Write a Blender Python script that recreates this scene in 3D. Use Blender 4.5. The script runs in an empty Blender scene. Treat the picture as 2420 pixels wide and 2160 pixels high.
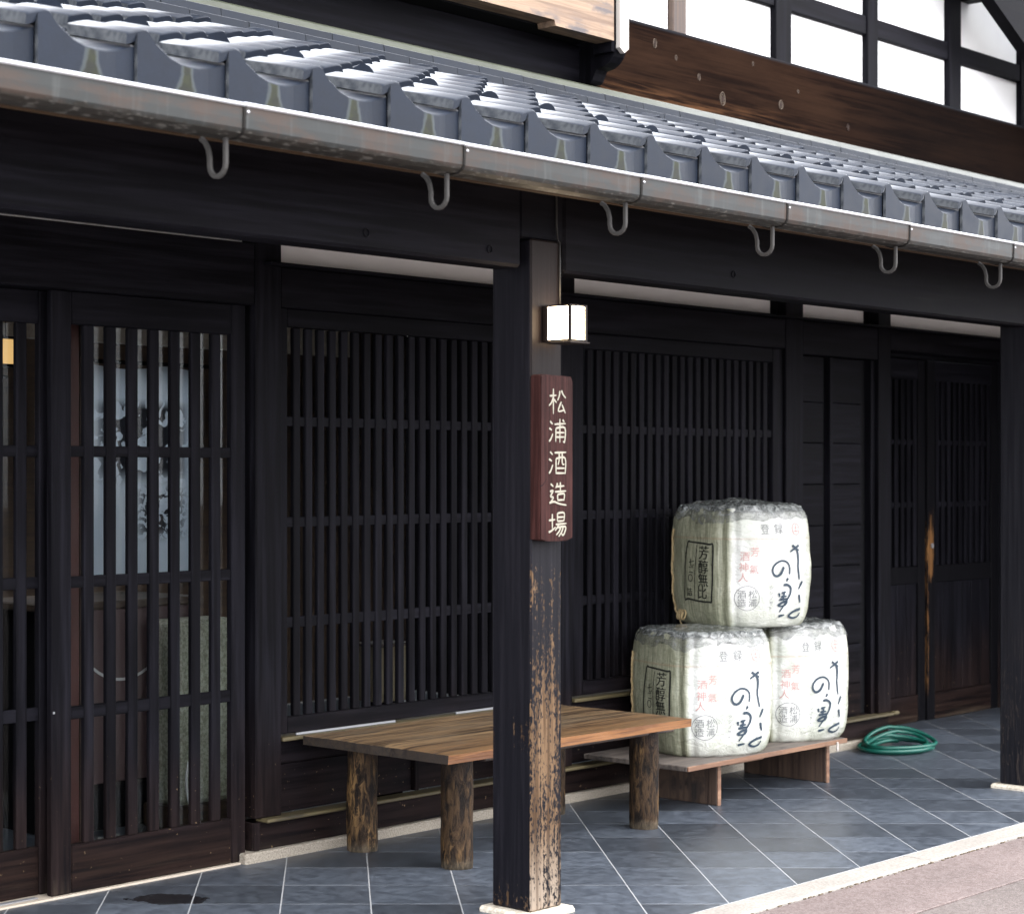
import bpy, bmesh, math, random
from mathutils import Vector, Matrix, noise

random.seed(11)
S = bpy.context.scene
COL = S.collection
R = math.radians

# ------------------------------------------------------------------ camera, sky, sun, exposure
cam_d = bpy.data.cameras.new("camera")
cam_d.sensor_width = 36.0
cam_d.lens = 68.8
cam_d.shift_x = 0.1715
cam_d.shift_y = 0.0161
cam_d.clip_start = 0.1
cam_d.clip_end = 400.0
cam_d.dof.use_dof = True
cam_d.dof.focus_distance = 7.6
cam_d.dof.aperture_fstop = 4.0
cam = bpy.data.objects.new("camera", cam_d)
cam.location = (0.0, 0.0, 1.5)
cam.rotation_euler = (R(90), 0, R(-45))
COL.objects.link(cam)
S.camera = cam

SUN_TO = Vector((0.30, -0.50, 0.78)).normalized()
elev = math.asin(SUN_TO.z)
azim = math.atan2(SUN_TO.x, SUN_TO.y)
W = bpy.data.worlds.new("World")
S.world = W
W.use_nodes = True
wn = W.node_tree.nodes
wl = W.node_tree.links
bg = wn["Background"]
sky = wn.new("ShaderNodeTexSky")
sky.sky_type = 'NISHITA'
sky.sun_disc = False
sky.sun_elevation = elev
sky.sun_rotation = azim
sky.air_density = 1.0
sky.dust_density = 4.0
sky.ozone_density = 1.0
hs = wn.new("ShaderNodeHueSaturation")
hs.inputs["Saturation"].default_value = 0.28
wl.new(sky.outputs[0], hs.inputs["Color"])
# even cloud cover: a uniform pale dome veils the clear-sky gradient
veil = wn.new("ShaderNodeMix")
veil.data_type = 'RGBA'
veil.inputs[0].default_value = 0.85
veil.inputs[7].default_value = (7.4, 7.5, 7.9, 1.0)
wl.new(hs.outputs[0], veil.inputs[6])
wl.new(veil.outputs[2], bg.inputs[0])
bg.inputs[1].default_value = 0.15
sun_d = bpy.data.lights.new("sun", 'SUN')
sun_d.energy = 0.6
sun_d.angle = R(60)
sun_d.color = (1.0, 0.97, 0.93)
sun = bpy.data.objects.new("sun", sun_d)
sun.rotation_euler = SUN_TO.to_track_quat('Z', 'Y').to_euler()
COL.objects.link(sun)
S.view_settings.view_transform = 'Standard'
S.view_settings.look = 'None'
S.view_settings.gamma = 1.0
S.view_settings.use_curve_mapping = False
S.view_settings.exposure = 2.3
S.cycles.max_bounces = 10
S.cycles.use_denoising = True

# ------------------------------------------------------------------ node helpers
class NT:
    def __init__(self, name):
        self.mat = bpy.data.materials.new(name)
        self.mat.use_nodes = True
        self.t = self.mat.node_tree
        self.b = self.t.nodes["Principled BSDF"]
        self.out = self.t.nodes["Material Output"]
    def n(self, typ, **kw):
        nd = self.t.nodes.new(typ)
        for k, v in kw.items():
            setattr(nd, k, v)
        return nd
    def link(self, a, b):
        self.t.links.new(a, b)
    def put(self, sock, v):
        if v is None:
            return
        if hasattr(v, "is_output") or isinstance(v, bpy.types.NodeSocket):
            self.link(v, sock)
        else:
            if isinstance(v, (tuple, list)) and len(v) == 3 and sock.type == 'RGBA':
                v = (*v, 1)
            sock.default_value = v
    def m(self, op, a, b=None, c=None, clamp=False):
        nd = self.n("ShaderNodeMath", operation=op, use_clamp=clamp)
        for i, v in enumerate((a, b, c)):
            self.put(nd.inputs[i], v)
        return nd.outputs[0]
    def ss(self, v, lo, hi):
        nd = self.n("ShaderNodeMapRange", interpolation_type='SMOOTHSTEP')
        self.put(nd.inputs[0], v)
        nd.inputs[1].default_value = lo
        nd.inputs[2].default_value = hi
        return nd.outputs[0]
    def rng(self, v, lo, hi, a, b):
        nd = self.n("ShaderNodeMapRange")
        self.put(nd.inputs[0], v)
        nd.inputs[1].default_value = lo
        nd.inputs[2].default_value = hi
        nd.inputs[3].default_value = a
        nd.inputs[4].default_value = b
        return nd.outputs[0]
    def mix(self, f, a, b):
        nd = self.n("ShaderNodeMix", data_type='RGBA')
        self.put(nd.inputs[0], f)
        self.put(nd.inputs[6], a)
        self.put(nd.inputs[7], b)
        return nd.outputs[2]
    def mul(self, col, f):
        nd = self.n("ShaderNodeVectorMath", operation='SCALE')
        self.put(nd.inputs[0], col)
        self.put(nd.inputs[3], f)
        return nd.outputs[0]
    def obj(self):
        return self.n("ShaderNodeTexCoord").outputs["Object"]
    def pos(self):
        return self.n("ShaderNodeNewGeometry").outputs["Position"]
    def nor(self):
        return self.n("ShaderNodeNewGeometry").outputs["True Normal"]
    def xyz(self, v):
        nd = self.n("ShaderNodeSeparateXYZ")
        self.link(v, nd.inputs[0])
        return nd.outputs
    def rnd(self):
        return self.n("ShaderNodeObjectInfo").outputs["Random"]
    def scl(self, v, s, off=None):
        nd = self.n("ShaderNodeMapping")
        self.link(v, nd.inputs[0])
        nd.inputs["Scale"].default_value = s
        if off is not None:
            cb = self.n("ShaderNodeCombineXYZ")
            for i in range(3):
                self.put(cb.inputs[i], off)
            self.link(cb.outputs[0], nd.inputs["Location"])
        return nd.outputs[0]
    def noise(self, v, scale=1.0, detail=4.0, rough=0.55, dist=0.0):
        nd = self.n("ShaderNodeTexNoise")
        self.link(v, nd.inputs["Vector"])
        nd.inputs["Scale"].default_value = scale
        nd.inputs["Detail"].default_value = detail
        nd.inputs["Roughness"].default_value = rough
        nd.inputs["Distortion"].default_value = dist
        return nd.outputs[0]
    def vor(self, v, scale, feat='F1'):
        nd = self.n("ShaderNodeTexVoronoi", feature=feat)
        self.link(v, nd.inputs["Vector"])
        nd.inputs["Scale"].default_value = scale
        return nd
    def bump(self, h, strength=0.3, dist=0.01, prev=None):
        nd = self.n("ShaderNodeBump")
        nd.inputs["Strength"].default_value = strength
        nd.inputs["Distance"].default_value = dist
        self.put(nd.inputs["Height"], h)
        if prev is not None:
            self.link(prev, nd.inputs["Normal"])
        return nd.outputs[0]
    def fin(self, col, rough, nrm=None, **kw):
        self.put(self.b.inputs["Base Color"], col)
        self.put(self.b.inputs["Roughness"], rough)
        if nrm is not None:
            self.link(nrm, self.b.inputs["Normal"])
        for k, v in kw.items():
            self.put(self.b.inputs[k.replace("_", " ")], v)
        return self.mat

def flat_mat(name, col, rough=0.6, **kw):
    return NT(name).fin(col, rough, None, **kw)

def grain_vec(n, axis, k=1.0):
    s = {'X': (1.6, 38, 38), 'Y': (38, 1.6, 38), 'Z': (38, 38, 1.6)}[axis]
    return n.scl(n.pos(), tuple(q * k for q in s), n.m('MULTIPLY', n.rnd(), 7.0))

def dark_wood(name, axis, base=(0.0033, 0.0032, 0.0043), brown=(0.024, 0.012, 0.007), wear=0.5, wear_top=0.9,
              chips=0.5, rough=0.5, spec=0.03):
    n = NT(name)
    g = n.noise(grain_vec(n, axis), 1.0, 6.0, 0.6)
    p = n.pos()
    z = n.xyz(p)[2]
    big = n.noise(p, 1.7, 3.0)
    tone = n.rng(n.rnd(), 0, 1, 0.8, 1.25)
    col = n.mul(n.mix(n.ss(g, 0.35, 0.75), base, tuple(c * 3.0 for c in base)), tone)
    low = n.m('SUBTRACT', 1.0, n.ss(z, 0.0, wear_top))
    br = n.m('MULTIPLY', n.ss(n.m('ADD', n.m('MULTIPLY', big, 0.7), n.m('MULTIPLY', low, 0.55)), 0.45, 0.95), wear, clamp=True)
    br = n.m('MULTIPLY', br, n.ss(g, 0.2, 0.7))
    col = n.mix(br, col, brown)
    dust = n.m('MULTIPLY', n.m('SUBTRACT', 1.0, n.ss(z, 0.0, 0.10)), n.ss(n.noise(grain_vec(n, axis, 0.6), 1.0, 3.0), 0.45, 0.72))
    col = n.mix(n.m('MULTIPLY', dust, 0.35 * wear), col, (0.17, 0.13, 0.09))
    ch = n.noise(n.scl(p, (55, 55, 55)), 1.0, 3.0, 0.6)
    cm = n.m('MULTIPLY', n.ss(ch, 0.70, 0.735), n.ss(n.m('ADD', low, n.m('MULTIPLY', big, 0.4)), 0.45, 1.0))
    col = n.mix(n.m('MULTIPLY', cm, chips), col, (0.30, 0.21, 0.12))
    rg = n.rng(g, 0.2, 0.8, rough - 0.08, rough + 0.14)
    return n.fin(col, rg, n.bump(g, 0.25, 0.004), Specular_IOR_Level=spec)

M = {}
for ax in 'XZ':
    M['wood' + ax] = dark_wood('black_stained_wood_' + ax, ax)
M['woodY'] = dark_wood('black_stained_wood_Y', 'Y')
M['doorX'] = dark_wood('worn_door_wood_X', 'X', wear=0.6, wear_top=0.5, chips=0.3)
M['doorZ'] = dark_wood('worn_door_wood_Z', 'Z', wear=0.45, wear_top=0.9, chips=0.35)
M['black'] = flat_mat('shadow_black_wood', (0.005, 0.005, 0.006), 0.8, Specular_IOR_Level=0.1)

def _post():
    n = NT('peeling_black_post')
    p = n.pos(); z = n.xyz(p)[2]; nx, ny, nz = n.xyz(n.nor())
    o = n.obj()
    g = n.noise(n.scl(p, (60, 60, 1.4)), 1.0, 7.0, 0.65, 0.6)
    lines = n.noise(n.scl(p, (26, 26, 0.55)), 1.0, 4.0, 0.5, 1.4)
    front = n.ss(n.m('MULTIPLY', ny, -1.0), 0.3, 0.8)
    hz = n.m('SUBTRACT', 1.0, n.ss(z, 1.10, 1.34))
    hz_low = n.m('SUBTRACT', 1.0, n.ss(z, 0.1, 0.9))
    spot = n.noise(n.scl(p, (85, 85, 42)), 1.0, 5.0, 0.75)
    s2 = n.noise(n.scl(p, (9, 9, 2.4)), 1.0, 4.0, 0.6)
    mixn = n.m('ADD', n.m('MULTIPLY', spot, 0.45), n.m('ADD', n.m('MULTIPLY', s2, 0.25), n.m('MULTIPLY', g, 0.30)))
    thr_f = n.m('SUBTRACT', 0.68, n.m('ADD', n.m('MULTIPLY', hz, 0.168), n.m('MULTIPLY', hz_low, 0.03)))
    # the side face only chips in a band at bench height and near the foot
    band = n.m('MULTIPLY', n.ss(z, 0.52, 0.58), n.m('SUBTRACT', 1.0, n.ss(z, 0.62, 0.76)))
    foot = n.m('SUBTRACT', 1.0, n.ss(z, 0.02, 0.22))
    lowside = n.m('SUBTRACT', 1.0, n.ss(z, 0.3, 1.0))
    thr_s = n.m('SUBTRACT', 0.685, n.m('ADD', n.m('MULTIPLY', band, 0.115), n.m('ADD', n.m('MULTIPLY', foot, 0.12), n.m('MULTIPLY', lowside, 0.03))))
    thr = n.m('ADD', n.m('MULTIPLY', front, thr_f), n.m('MULTIPLY', n.m('SUBTRACT', 1.0, front), thr_s))
    peel = n.ss(n.m('SUBTRACT', mixn, thr), 0.0, 0.018)
    bare = n.mix(n.ss(lines, 0.35, 0.65), (0.040, 0.0225, 0.0125), (0.140, 0.088, 0.050))
    bare = n.mix(n.ss(g, 0.5, 0.75), bare, (0.036, 0.02, 0.011))
    pale = n.m('MULTIPLY', n.m('SUBTRACT', 1.0, n.ss(z, 0.02, 0.34)), front)
    bare = n.mix(n.m('MULTIPLY', pale, n.ss(lines, 0.25, 0.55)), bare, (0.25, 0.20, 0.155))
    paint = n.mix(n.ss(g, 0.4, 0.75), (0.0045, 0.0044, 0.0065), (0.011, 0.0103, 0.0138))
    up = n.ss(z, 1.3, 1.9)
    paint = n.mix(n.m('MULTIPLY', n.m('MULTIPLY', front, up), 0.8), paint, (0.0105, 0.0068, 0.0055))
    col = n.mix(peel, paint, bare)
    hgt = n.m('ADD', n.m('MULTIPLY', peel, -0.6), n.m('MULTIPLY', g, 0.5))
    return n.fin(col, n.rng(peel, 0, 1, 0.5, 0.8), n.bump(hgt, 0.5, 0.004), Specular_IOR_Level=0.1)
M['post'] = _post()
def _post_plain():
    n = NT('grained_black_post')
    p = n.pos()
    ln = n.noise(n.scl(p, (16, 16, 0.8)), 1.0, 3.0, 0.5, 2.0)
    g = n.noise(n.scl(p, (70, 70, 1.6)), 1.0, 5.0, 0.6)
    w = n.m('ABSOLUTE', n.m('SUBTRACT', n.m('FRACT', n.m('MULTIPLY', ln, 9.0)), 0.5))
    c = n.mix(n.ss(g, 0.35, 0.7), (0.0055, 0.0055, 0.0078), (0.011, 0.011, 0.014))
    low = n.m('SUBTRACT', 1.0, n.ss(n.xyz(p)[2], 0.2, 1.0))
    c = n.mix(n.m('MULTIPLY', n.m('MULTIPLY', n.m('SUBTRACT', 1.0, n.ss(w, 0.0, 0.07)), low), 0.4), c, (0.10, 0.075, 0.06))
    return n.fin(c, 0.55, n.bump(g, 0.3, 0.004), Specular_IOR_Level=0.1)
M['post_plain'] = _post_plain()

def _plaster(name, col):
    n = NT(name)
    p = n.pos()
    s = n.noise(p, 3.0, 5.0)
    c = n.mul(col, n.rng(s, 0.3, 0.7, 0.94, 1.03))
    return n.fin(c, 0.85, n.bump(n.noise(p, 90, 3), 0.06, 0.002))
M['plaster'] = _plaster('white_lime_plaster', (0.86, 0.86, 0.855))
M['plaster_in'] = _plaster('interior_plaster', (0.30, 0.25, 0.19))

def _tile(name, base, stain=1.0):
    n = NT(name)
    o = n.obj(); r = n.rnd()
    x, y, z = n.xyz(o)
    nx, ny, nz = n.xyz(n.nor())
    s = n.noise(n.scl(o, (14, 14, 14), n.m('MULTIPLY', r, 19.0)), 1.0, 5.0, 0.6)
    c = n.mul(base, n.m('MULTIPLY', n.rng(r, 0, 1, 0.88, 1.14), n.rng(s, 0.3, 0.7, 0.85, 1.15)))
    fine = n.noise(n.scl(o, (160, 160, 160)), 1.0, 2.0)
    c = n.mul(c, n.rng(fine, 0.3, 0.7, 0.93, 1.07))
    # run-off stain with a pale rim on the hanging front of the eave tiles, right below each valley
    d = n.m("MULTIPLY", n.m("SUBTRACT", 0.012, z), 9.5, clamp=True)
    u = n.m('ABSOLUTE', n.m('SUBTRACT', x, 0.20))
    u = n.m('ADD', u, n.m('MULTIPLY', n.m('SUBTRACT', n.noise(n.scl(o, (30, 30, 30), n.m('MULTIPLY', r, 9.0)), 1.0), 0.5), 0.022))
    wdt = n.m('ADD', 0.017, n.m('MULTIPLY', n.m('POWER', d, 2.2), 0.055))
    e = n.m('SUBTRACT', wdt, u)
    facing = n.m('MULTIPLY', n.ss(n.m('MULTIPLY', ny, -1.0), 0.75, 0.92), n.m('GREATER_THAN', d, 0.005))
    inner = n.m('MULTIPLY', n.ss(e, 0.0, 0.006), facing)
    rim = n.m('MULTIPLY', n.m('MULTIPLY', n.ss(e, -0.008, -0.001), n.m('SUBTRACT', 1.0, n.ss(e, 0.004, 0.010))), facing)
    moss = n.mix(n.ss(s, 0.4, 0.62), (0.017, 0.018, 0.0135), (0.026, 0.029, 0.0145))
    c = n.mix(n.m('MULTIPLY', inner, 0.9 * stain), c, moss)
    c = n.mix(n.m('MULTIPLY', rim, 0.55 * stain), c, (0.062, 0.072, 0.073))
    # sky light on the exposed left edge, painted into the tile colour
    ed = n.m('MULTIPLY', n.m('GREATER_THAN', n.m('MULTIPLY', nx, -1.0), 0.8), n.ss(z, -0.2, 0.0))
    c = n.mix(n.m('MULTIPLY', ed, n.rng(n.noise(n.scl(o, (40, 40, 40)), 1.0), 0.3, 0.6, 0.1, 0.55)), c, (0.15, 0.157, 0.16))
    return n.fin(c, n.rng(s, 0.3, 0.7, 0.42, 0.55), n.bump(fine, 0.06, 0.002), IOR=1.22, Sheen_Weight=0.8, Sheen_Roughness=0.20, Sheen_Tint=(0.93, 0.96, 1.0, 1.0))
M['tile'] = _tile('smoked_silver_roof_tile', (0.0105, 0.0145, 0.0235))
M['tile_flat'] = _tile('smoked_ridge_tile', (0.009, 0.0125, 0.020), 0.0)
M['guard'] = _tile('dark_snow_guard_tile', (0.012, 0.017, 0.028), 0.0)

def _copper():
    n = NT('weathered_gutter_metal')
    p = n.pos()
    z = n.xyz(p)[2]
    st = n.noise(n.scl(p, (42, 42, 2.2)), 1.0, 5.0, 0.6)
    big = n.noise(n.scl(p, (4.5, 4.5, 14)), 1.0, 5.0, 0.65)
    c = n.mix(n.ss(big, 0.40, 0.60), (0.026, 0.028, 0.0275), (0.043, 0.031, 0.025))
    c = n.mix(n.m('MULTIPLY', n.ss(st, 0.55, 0.72), 0.55), c, (0.062, 0.066, 0.064))
    c = n.mix(n.m('MULTIPLY', n.ss(n.noise(n.scl(p, (30, 30, 3)), 1.0, 3.0), 0.6, 0.75), 0.4), c, (0.055, 0.030, 0.020))
    rag = n.noise(n.scl(p, (24, 24, 1)), 1.0, 4.0, 0.75)
    edge = n.m('ADD', 2.380, n.m('MULTIPLY', n.m('SUBTRACT', rag, 0.5), 0.045))
    low = n.m('SUBTRACT', 1.0, n.ss(n.m('SUBTRACT', z, edge), -0.002, 0.004))
    spots = n.noise(n.scl(p, (30, 30, 200)), 1.0, 2.0)
    c = n.mix(n.m('MULTIPLY', low, 0.85), c, n.mix(n.ss(spots, 0.58, 0.64), (0.02, 0.018, 0.015), (0.10, 0.095, 0.085)))
    return n.fin(c, n.rng(big, 0.3, 0.7, 0.42, 0.6), n.bump(st, 0.08, 0.003), Specular_IOR_Level=0.2)
M['gutter'] = _copper()
M['lip'] = flat_mat('polished_gutter_lip', (0.62, 0.63, 0.66), 0.25, Metallic=0.6)
M['strap'] = flat_mat('dark_joint_strap', (0.012, 0.011, 0.010), 0.7, Specular_IOR_Level=0.1)
M['hook'] = flat_mat('grey_painted_hook', (0.042, 0.040, 0.038), 0.6, Specular_IOR_Level=0.2)
M['flash'] = None

def _flash():
    n = NT('grey_green_flashing')
    p = n.pos()
    x = n.xyz(p)[0]
    s = n.noise(n.scl(p, (5, 5, 30)), 1.0, 5.0, 0.65)
    right = n.ss(x, 7.2, 8.6)
    c = n.mix(right, (0.062, 0.070, 0.046), (0.15, 0.157, 0.145))
    c = n.mul(c, n.rng(s, 0.3, 0.7, 0.65, 1.2))
    return n.fin(c, 0.5, n.bump(s, 0.15, 0.004))
M['flash'] = _flash()

def _brown_beam():
    n = NT('knotty_brown_timber')
    p = n.pos()
    x, y, z = n.xyz(p)
    g = n.noise(n.scl(p, (1.3, 40, 40)), 1.0, 7.0, 0.65, 0.8)
    b = n.noise(n.scl(p, (0.9, 3, 4)), 1.0, 4.0, 0.6)
    c = n.mix(n.ss(g, 0.36, 0.66), (0.0065, 0.0042, 0.0037), (0.0165, 0.009, 0.0063))
    c = n.mix(n.m('MULTIPLY', n.ss(b, 0.42, 0.68), 0.5), c, (0.028, 0.015, 0.0095))
    low = n.m('MULTIPLY', n.m('SUBTRACT', 1.0, n.ss(z, 3.34, 3.46)), n.ss(n.m('ADD', g, n.m('MULTIPLY', b, 0.6)), 0.72, 0.98))
    low = n.m('MULTIPLY', low, n.m('SUBTRACT', 1.0, n.ss(x, 8.9, 9.7)))
    c = n.mix(low, c, (0.075, 0.036, 0.018))
    dk = n.ss(n.m('ADD', x, n.m('MULTIPLY', b, 0.7)), 9.7, 11.0)
    c = n.mix(n.m('MULTIPLY', dk, 0.72), c, (0.0042, 0.0033, 0.0032))
    top = n.ss(z, 3.70, 3.715)
    c = n.mix(n.m('MULTIPLY', top, 0.7), c, (0.02, 0.022, 0.026))
    return n.fin(c, 0.75, n.bump(g, 0.3, 0.004), Specular_IOR_Level=0.0)
M['beam_brown'] = _brown_beam()
M['knot'] = flat_mat('pale_knot_rim', (0.085, 0.066, 0.052), 0.8, Specular_IOR_Level=0.1)
M['knot_core'] = flat_mat('dark_knot_core', (0.022, 0.012, 0.009), 0.7, Specular_IOR_Level=0.1)

def _weathered(name, a, b, c3, axis='X', k=1.0):
    n = NT(name)
    p = n.pos()
    s = {'X': (1.0, 30, 30), 'Y': (30, 1.0, 30), 'Z': (30, 30, 1.0)}[axis]
    g = n.noise(n.scl(p, tuple(q * k for q in s), n.m('MULTIPLY', n.rnd(), 5.0)), 1.0, 7.0, 0.66, 0.7)
    bl = n.noise(n.scl(p, (4, 9, 9)), 1.0, 4.0, 0.6)
    c = n.mix(n.ss(g, 0.34, 0.66), a, b)
    c = n.mix(n.m('MULTIPLY', n.ss(bl, 0.52, 0.68), n.ss(g, 0.4, 0.6)), c, c3)
    return n.fin(c, n.rng(g, 0.3, 0.7, 0.5, 0.75), n.bump(g, 0.4, 0.004))
M['tan'] = _weathered('sun_bleached_cedar', (0.125, 0.072, 0.042), (0.30, 0.205, 0.135), (0.085, 0.072, 0.072))
M['pale'] = flat_mat('bleached_board', (0.46, 0.42, 0.38), 0.7)
M['stand'] = _weathered('grey_brown_plank', (0.07, 0.058, 0.052), (0.17, 0.142, 0.122), (0.04, 0.035, 0.034))
M['stand_leg'] = _weathered('brown_stand_board', (0.026, 0.015, 0.0115), (0.078, 0.049, 0.034), (0.016, 0.012, 0.011), 'Z')
M['raw_edge'] = _weathered('raw_plank_edge', (0.12, 0.055, 0.03), (0.24, 0.135, 0.08), (0.07, 0.035, 0.022))

def _bench_top():
    n = NT('weathered_bench_plank')
    p = n.pos()
    x, y, z = n.xyz(p)
    nx, ny, nz = n.xyz(n.nor())
    wob = n.noise(n.scl(p, (1.2, 3, 3)), 1.0, 3.0)
    v = n.scl(p, (1.5, 48, 48))
    g = n.noise(v, 1.0, 7.0, 0.65, 1.2)
    b = n.noise(n.scl(p, (2.0, 6, 6)), 1.0, 4.0, 0.6)
    c = n.mix(n.ss(g, 0.42, 0.57), (0.030, 0.016, 0.008), (0.225, 0.142, 0.070))
    c = n.mix(n.m('MULTIPLY', n.ss(b, 0.46, 0.66), 0.5), c, (0.110, 0.086, 0.058))
    fr = n.m('SUBTRACT', 1.0, n.ss(n.m('ADD', y, n.m('MULTIPLY', b, 0.12)), 4.93, 5.12))
    c = n.mix(n.m('MULTIPLY', fr, n.ss(g, 0.35, 0.6)), c, (0.150, 0.078, 0.030))
    edge = n.ss(n.m('MULTIPLY', ny, -1.0), 0.6, 0.9)
    c = n.mix(n.m('MULTIPLY', edge, 0.85), c, n.mix(n.ss(n.noise(n.scl(p, (3, 10, 90)), 1.0, 3.0), 0.42, 0.6), (0.105, 0.036, 0.009), (0.22, 0.090, 0.026)))
    end = n.ss(n.m('MULTIPLY', nx, -1.0), 0.6, 0.9)
    c = n.mix(n.m('MULTIPLY', end, 0.9), c, (0.016, 0.013, 0.012))
    return n.fin(c, n.rng(g, 0.3, 0.7, 0.42, 0.6), n.bump(g, 0.5, 0.004))
M['bench'] = _bench_top()

def _log():
    n = NT('stripped_log_bark')
    o = n.obj(); p = n.pos(); z = n.xyz(p)[2]
    v = n.scl(p, (1, 1, 0.28), n.m('MULTIPLY', n.rnd(), 5.0))
    g = n.noise(v, 42, 6.0, 0.7, 0.8)
    b = n.noise(n.scl(p, (12, 12, 3.0)), 1.0, 4.0, 0.6)
    c = n.mix(n.ss(g, 0.38, 0.62), (0.007, 0.0048, 0.004), (0.056, 0.033, 0.017))
    c = n.mix(n.m('MULTIPLY', n.ss(b, 0.50, 0.66), n.ss(g, 0.45, 0.6)), c, (0.19, 0.112, 0.046))
    ft = n.m('SUBTRACT', 1.0, n.ss(n.m('ADD', z, n.m('MULTIPLY', n.noise(p, 30, 3), 0.05)), 0.015, 0.075))
    c = n.mix(n.m('MULTIPLY', ft, n.rng(g, 0.35, 0.6, 0.25, 0.75)), c, (0.22, 0.18, 0.13))
    c = n.mix(n.m('MULTIPLY', n.ss(z, 0.30, 0.42), 0.6), c, (0.022, 0.018, 0.018))
    return n.fin(c, 0.65, n.bump(g, 0.8, 0.014), Specular_IOR_Level=0.15)
M['log'] = _log()

def _slate():
    n = NT('dark_slate_floor_tile')
    p = n.pos(); r = n.rnd()
    v = n.scl(p, (1, 1, 1), n.m('MULTIPLY', r, 31.0))
    w = n.noise(v, 20.0, 8.0, 0.72, 0.4)
    rot = n.n("ShaderNodeMapping"); n.link(p, rot.inputs[0]); rot.inputs["Rotation"].default_value = (0, 0, R(45)); rot.inputs["Scale"].default_value = (14, 95, 30)
    sc = n.noise(rot.outputs[0], 1.0, 3.0, 0.6, 0.6)
    c = n.mix(n.ss(w, 0.35, 0.66), (0.033, 0.040, 0.052), (0.075, 0.088, 0.108))
    c = n.mul(c, n.rng(r, 0, 1, 0.66, 1.36))
    c = n.mix(n.m('MULTIPLY', n.ss(sc, 0.66, 0.74), n.m('MULTIPLY', n.ss(w, 0.42, 0.55), 0.5)), c, (0.20, 0.22, 0.25))
    x, y, z = n.xyz(p)
    # a splash of water left of the bench
    dx = n.m('DIVIDE', n.m('SUBTRACT', n.m('ADD', x, y), 9.76), 0.12)
    dy = n.m('DIVIDE', n.m('SUBTRACT', n.m('SUBTRACT', x, y), -0.83), 0.20)
    dd = n.m('ADD', n.m('MULTIPLY', dx, dx), n.m('MULTIPLY', dy, dy))
    dd = n.m('ADD', dd, n.m('MULTIPLY', n.m('SUBTRACT', n.noise(p, 11, 4, 0.6), 0.5), 3.4))
    wet = n.m('SUBTRACT', 1.0, n.ss(dd, 0.75, 0.95))
    c = n.mix(n.m('MULTIPLY', wet, 0.85), c, (0.003, 0.0035, 0.0045))
    rg = n.m('ADD', n.rng(w, 0.3, 0.7, 0.33, 0.40), n.m('MULTIPLY', r, 0.06))
    rg = n.m('SUBTRACT', rg, n.m('MULTIPLY', wet, 0.25))
    return n.fin(c, rg, n.bump(n.m('ADD', w, n.m('MULTIPLY', sc, 0.4)), 0.18, 0.003))
M['slate'] = _slate()
M['grout'] = flat_mat('pale_grout', (0.36, 0.365, 0.37), 0.85)

def _granite(name, a, b, sc=160.0):
    n = NT(name)
    p = n.pos()
    s = n.noise(p, sc, 3.0, 0.7)
    l = n.noise(p, 4.0, 4.0)
    c = n.mix(n.ss(s, 0.38, 0.6), a, b)
    c = n.mul(c, n.rng(l, 0.3, 0.7, 0.86, 1.12))
    dk = n.vor(p, sc * 0.75).outputs[0]
    c = n.mix(n.m('MULTIPLY', n.m('SUBTRACT', 1.0, n.ss(dk, 0.10, 0.2)), 0.35), c, (0.14, 0.10, 0.07))
    return n.fin(c, 0.75, n.bump(s, 0.2, 0.003))
M['granite'] = _granite('speckled_base_stone', (0.21, 0.175, 0.135), (0.34, 0.305, 0.25))
M['kerb'] = _granite('pale_kerb_stone', (0.235, 0.215, 0.192), (0.32, 0.295, 0.265), 90)
M['pad'] = _granite('pale_pad_stone', (0.42, 0.37, 0.29), (0.60, 0.55, 0.46), 60)

def _road(name, a, b, c3):
    n = NT(name)
    p = n.pos()
    v = n.vor(p, 130)
    s = n.noise(p, 170, 3.0, 0.7)
    l = n.noise(n.scl(p, (0.9, 2.2, 1)), 1.0, 6.0, 0.65)
    mid = n.noise(p, 62, 4.0, 0.7)
    c = n.mix(n.ss(n.m('ADD', n.m('MULTIPLY', s, 0.5), n.m('MULTIPLY', mid, 0.5)), 0.42, 0.58), a, b)
    c = n.mix(n.m('MULTIPLY', n.m('SUBTRACT', 1.0, n.ss(v.outputs[0], 0.15, 0.4)), 0.5), c, c3)
    c = n.mul(c, n.rng(l, 0.3, 0.7, 0.74, 1.18))
    return n.fin(c, 0.85, n.bump(n.m('ADD', s, v.outputs[0]), 0.4, 0.004))
M['road_edge'] = _road('pink_concrete_channel', (0.110, 0.080, 0.074), (0.185, 0.148, 0.140), (0.16, 0.11, 0.095))
M['road'] = _road('brown_grey_asphalt', (0.085, 0.068, 0.062), (0.155, 0.130, 0.122), (0.14, 0.10, 0.085))
M['moss'] = flat_mat('kerb_dirt', (0.10, 0.075, 0.05), 0.9)
M['gold'] = _weathered('ochre_rain_ledge', (0.055, 0.043, 0.019), (0.105, 0.083, 0.038), (0.03, 0.024, 0.014))
M['metal'] = flat_mat('zinc_track', (0.28, 0.285, 0.30), 0.45, Metallic=0.5)
M['threshold'] = flat_mat('worn_threshold', (0.42, 0.36, 0.29), 0.6)

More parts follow.
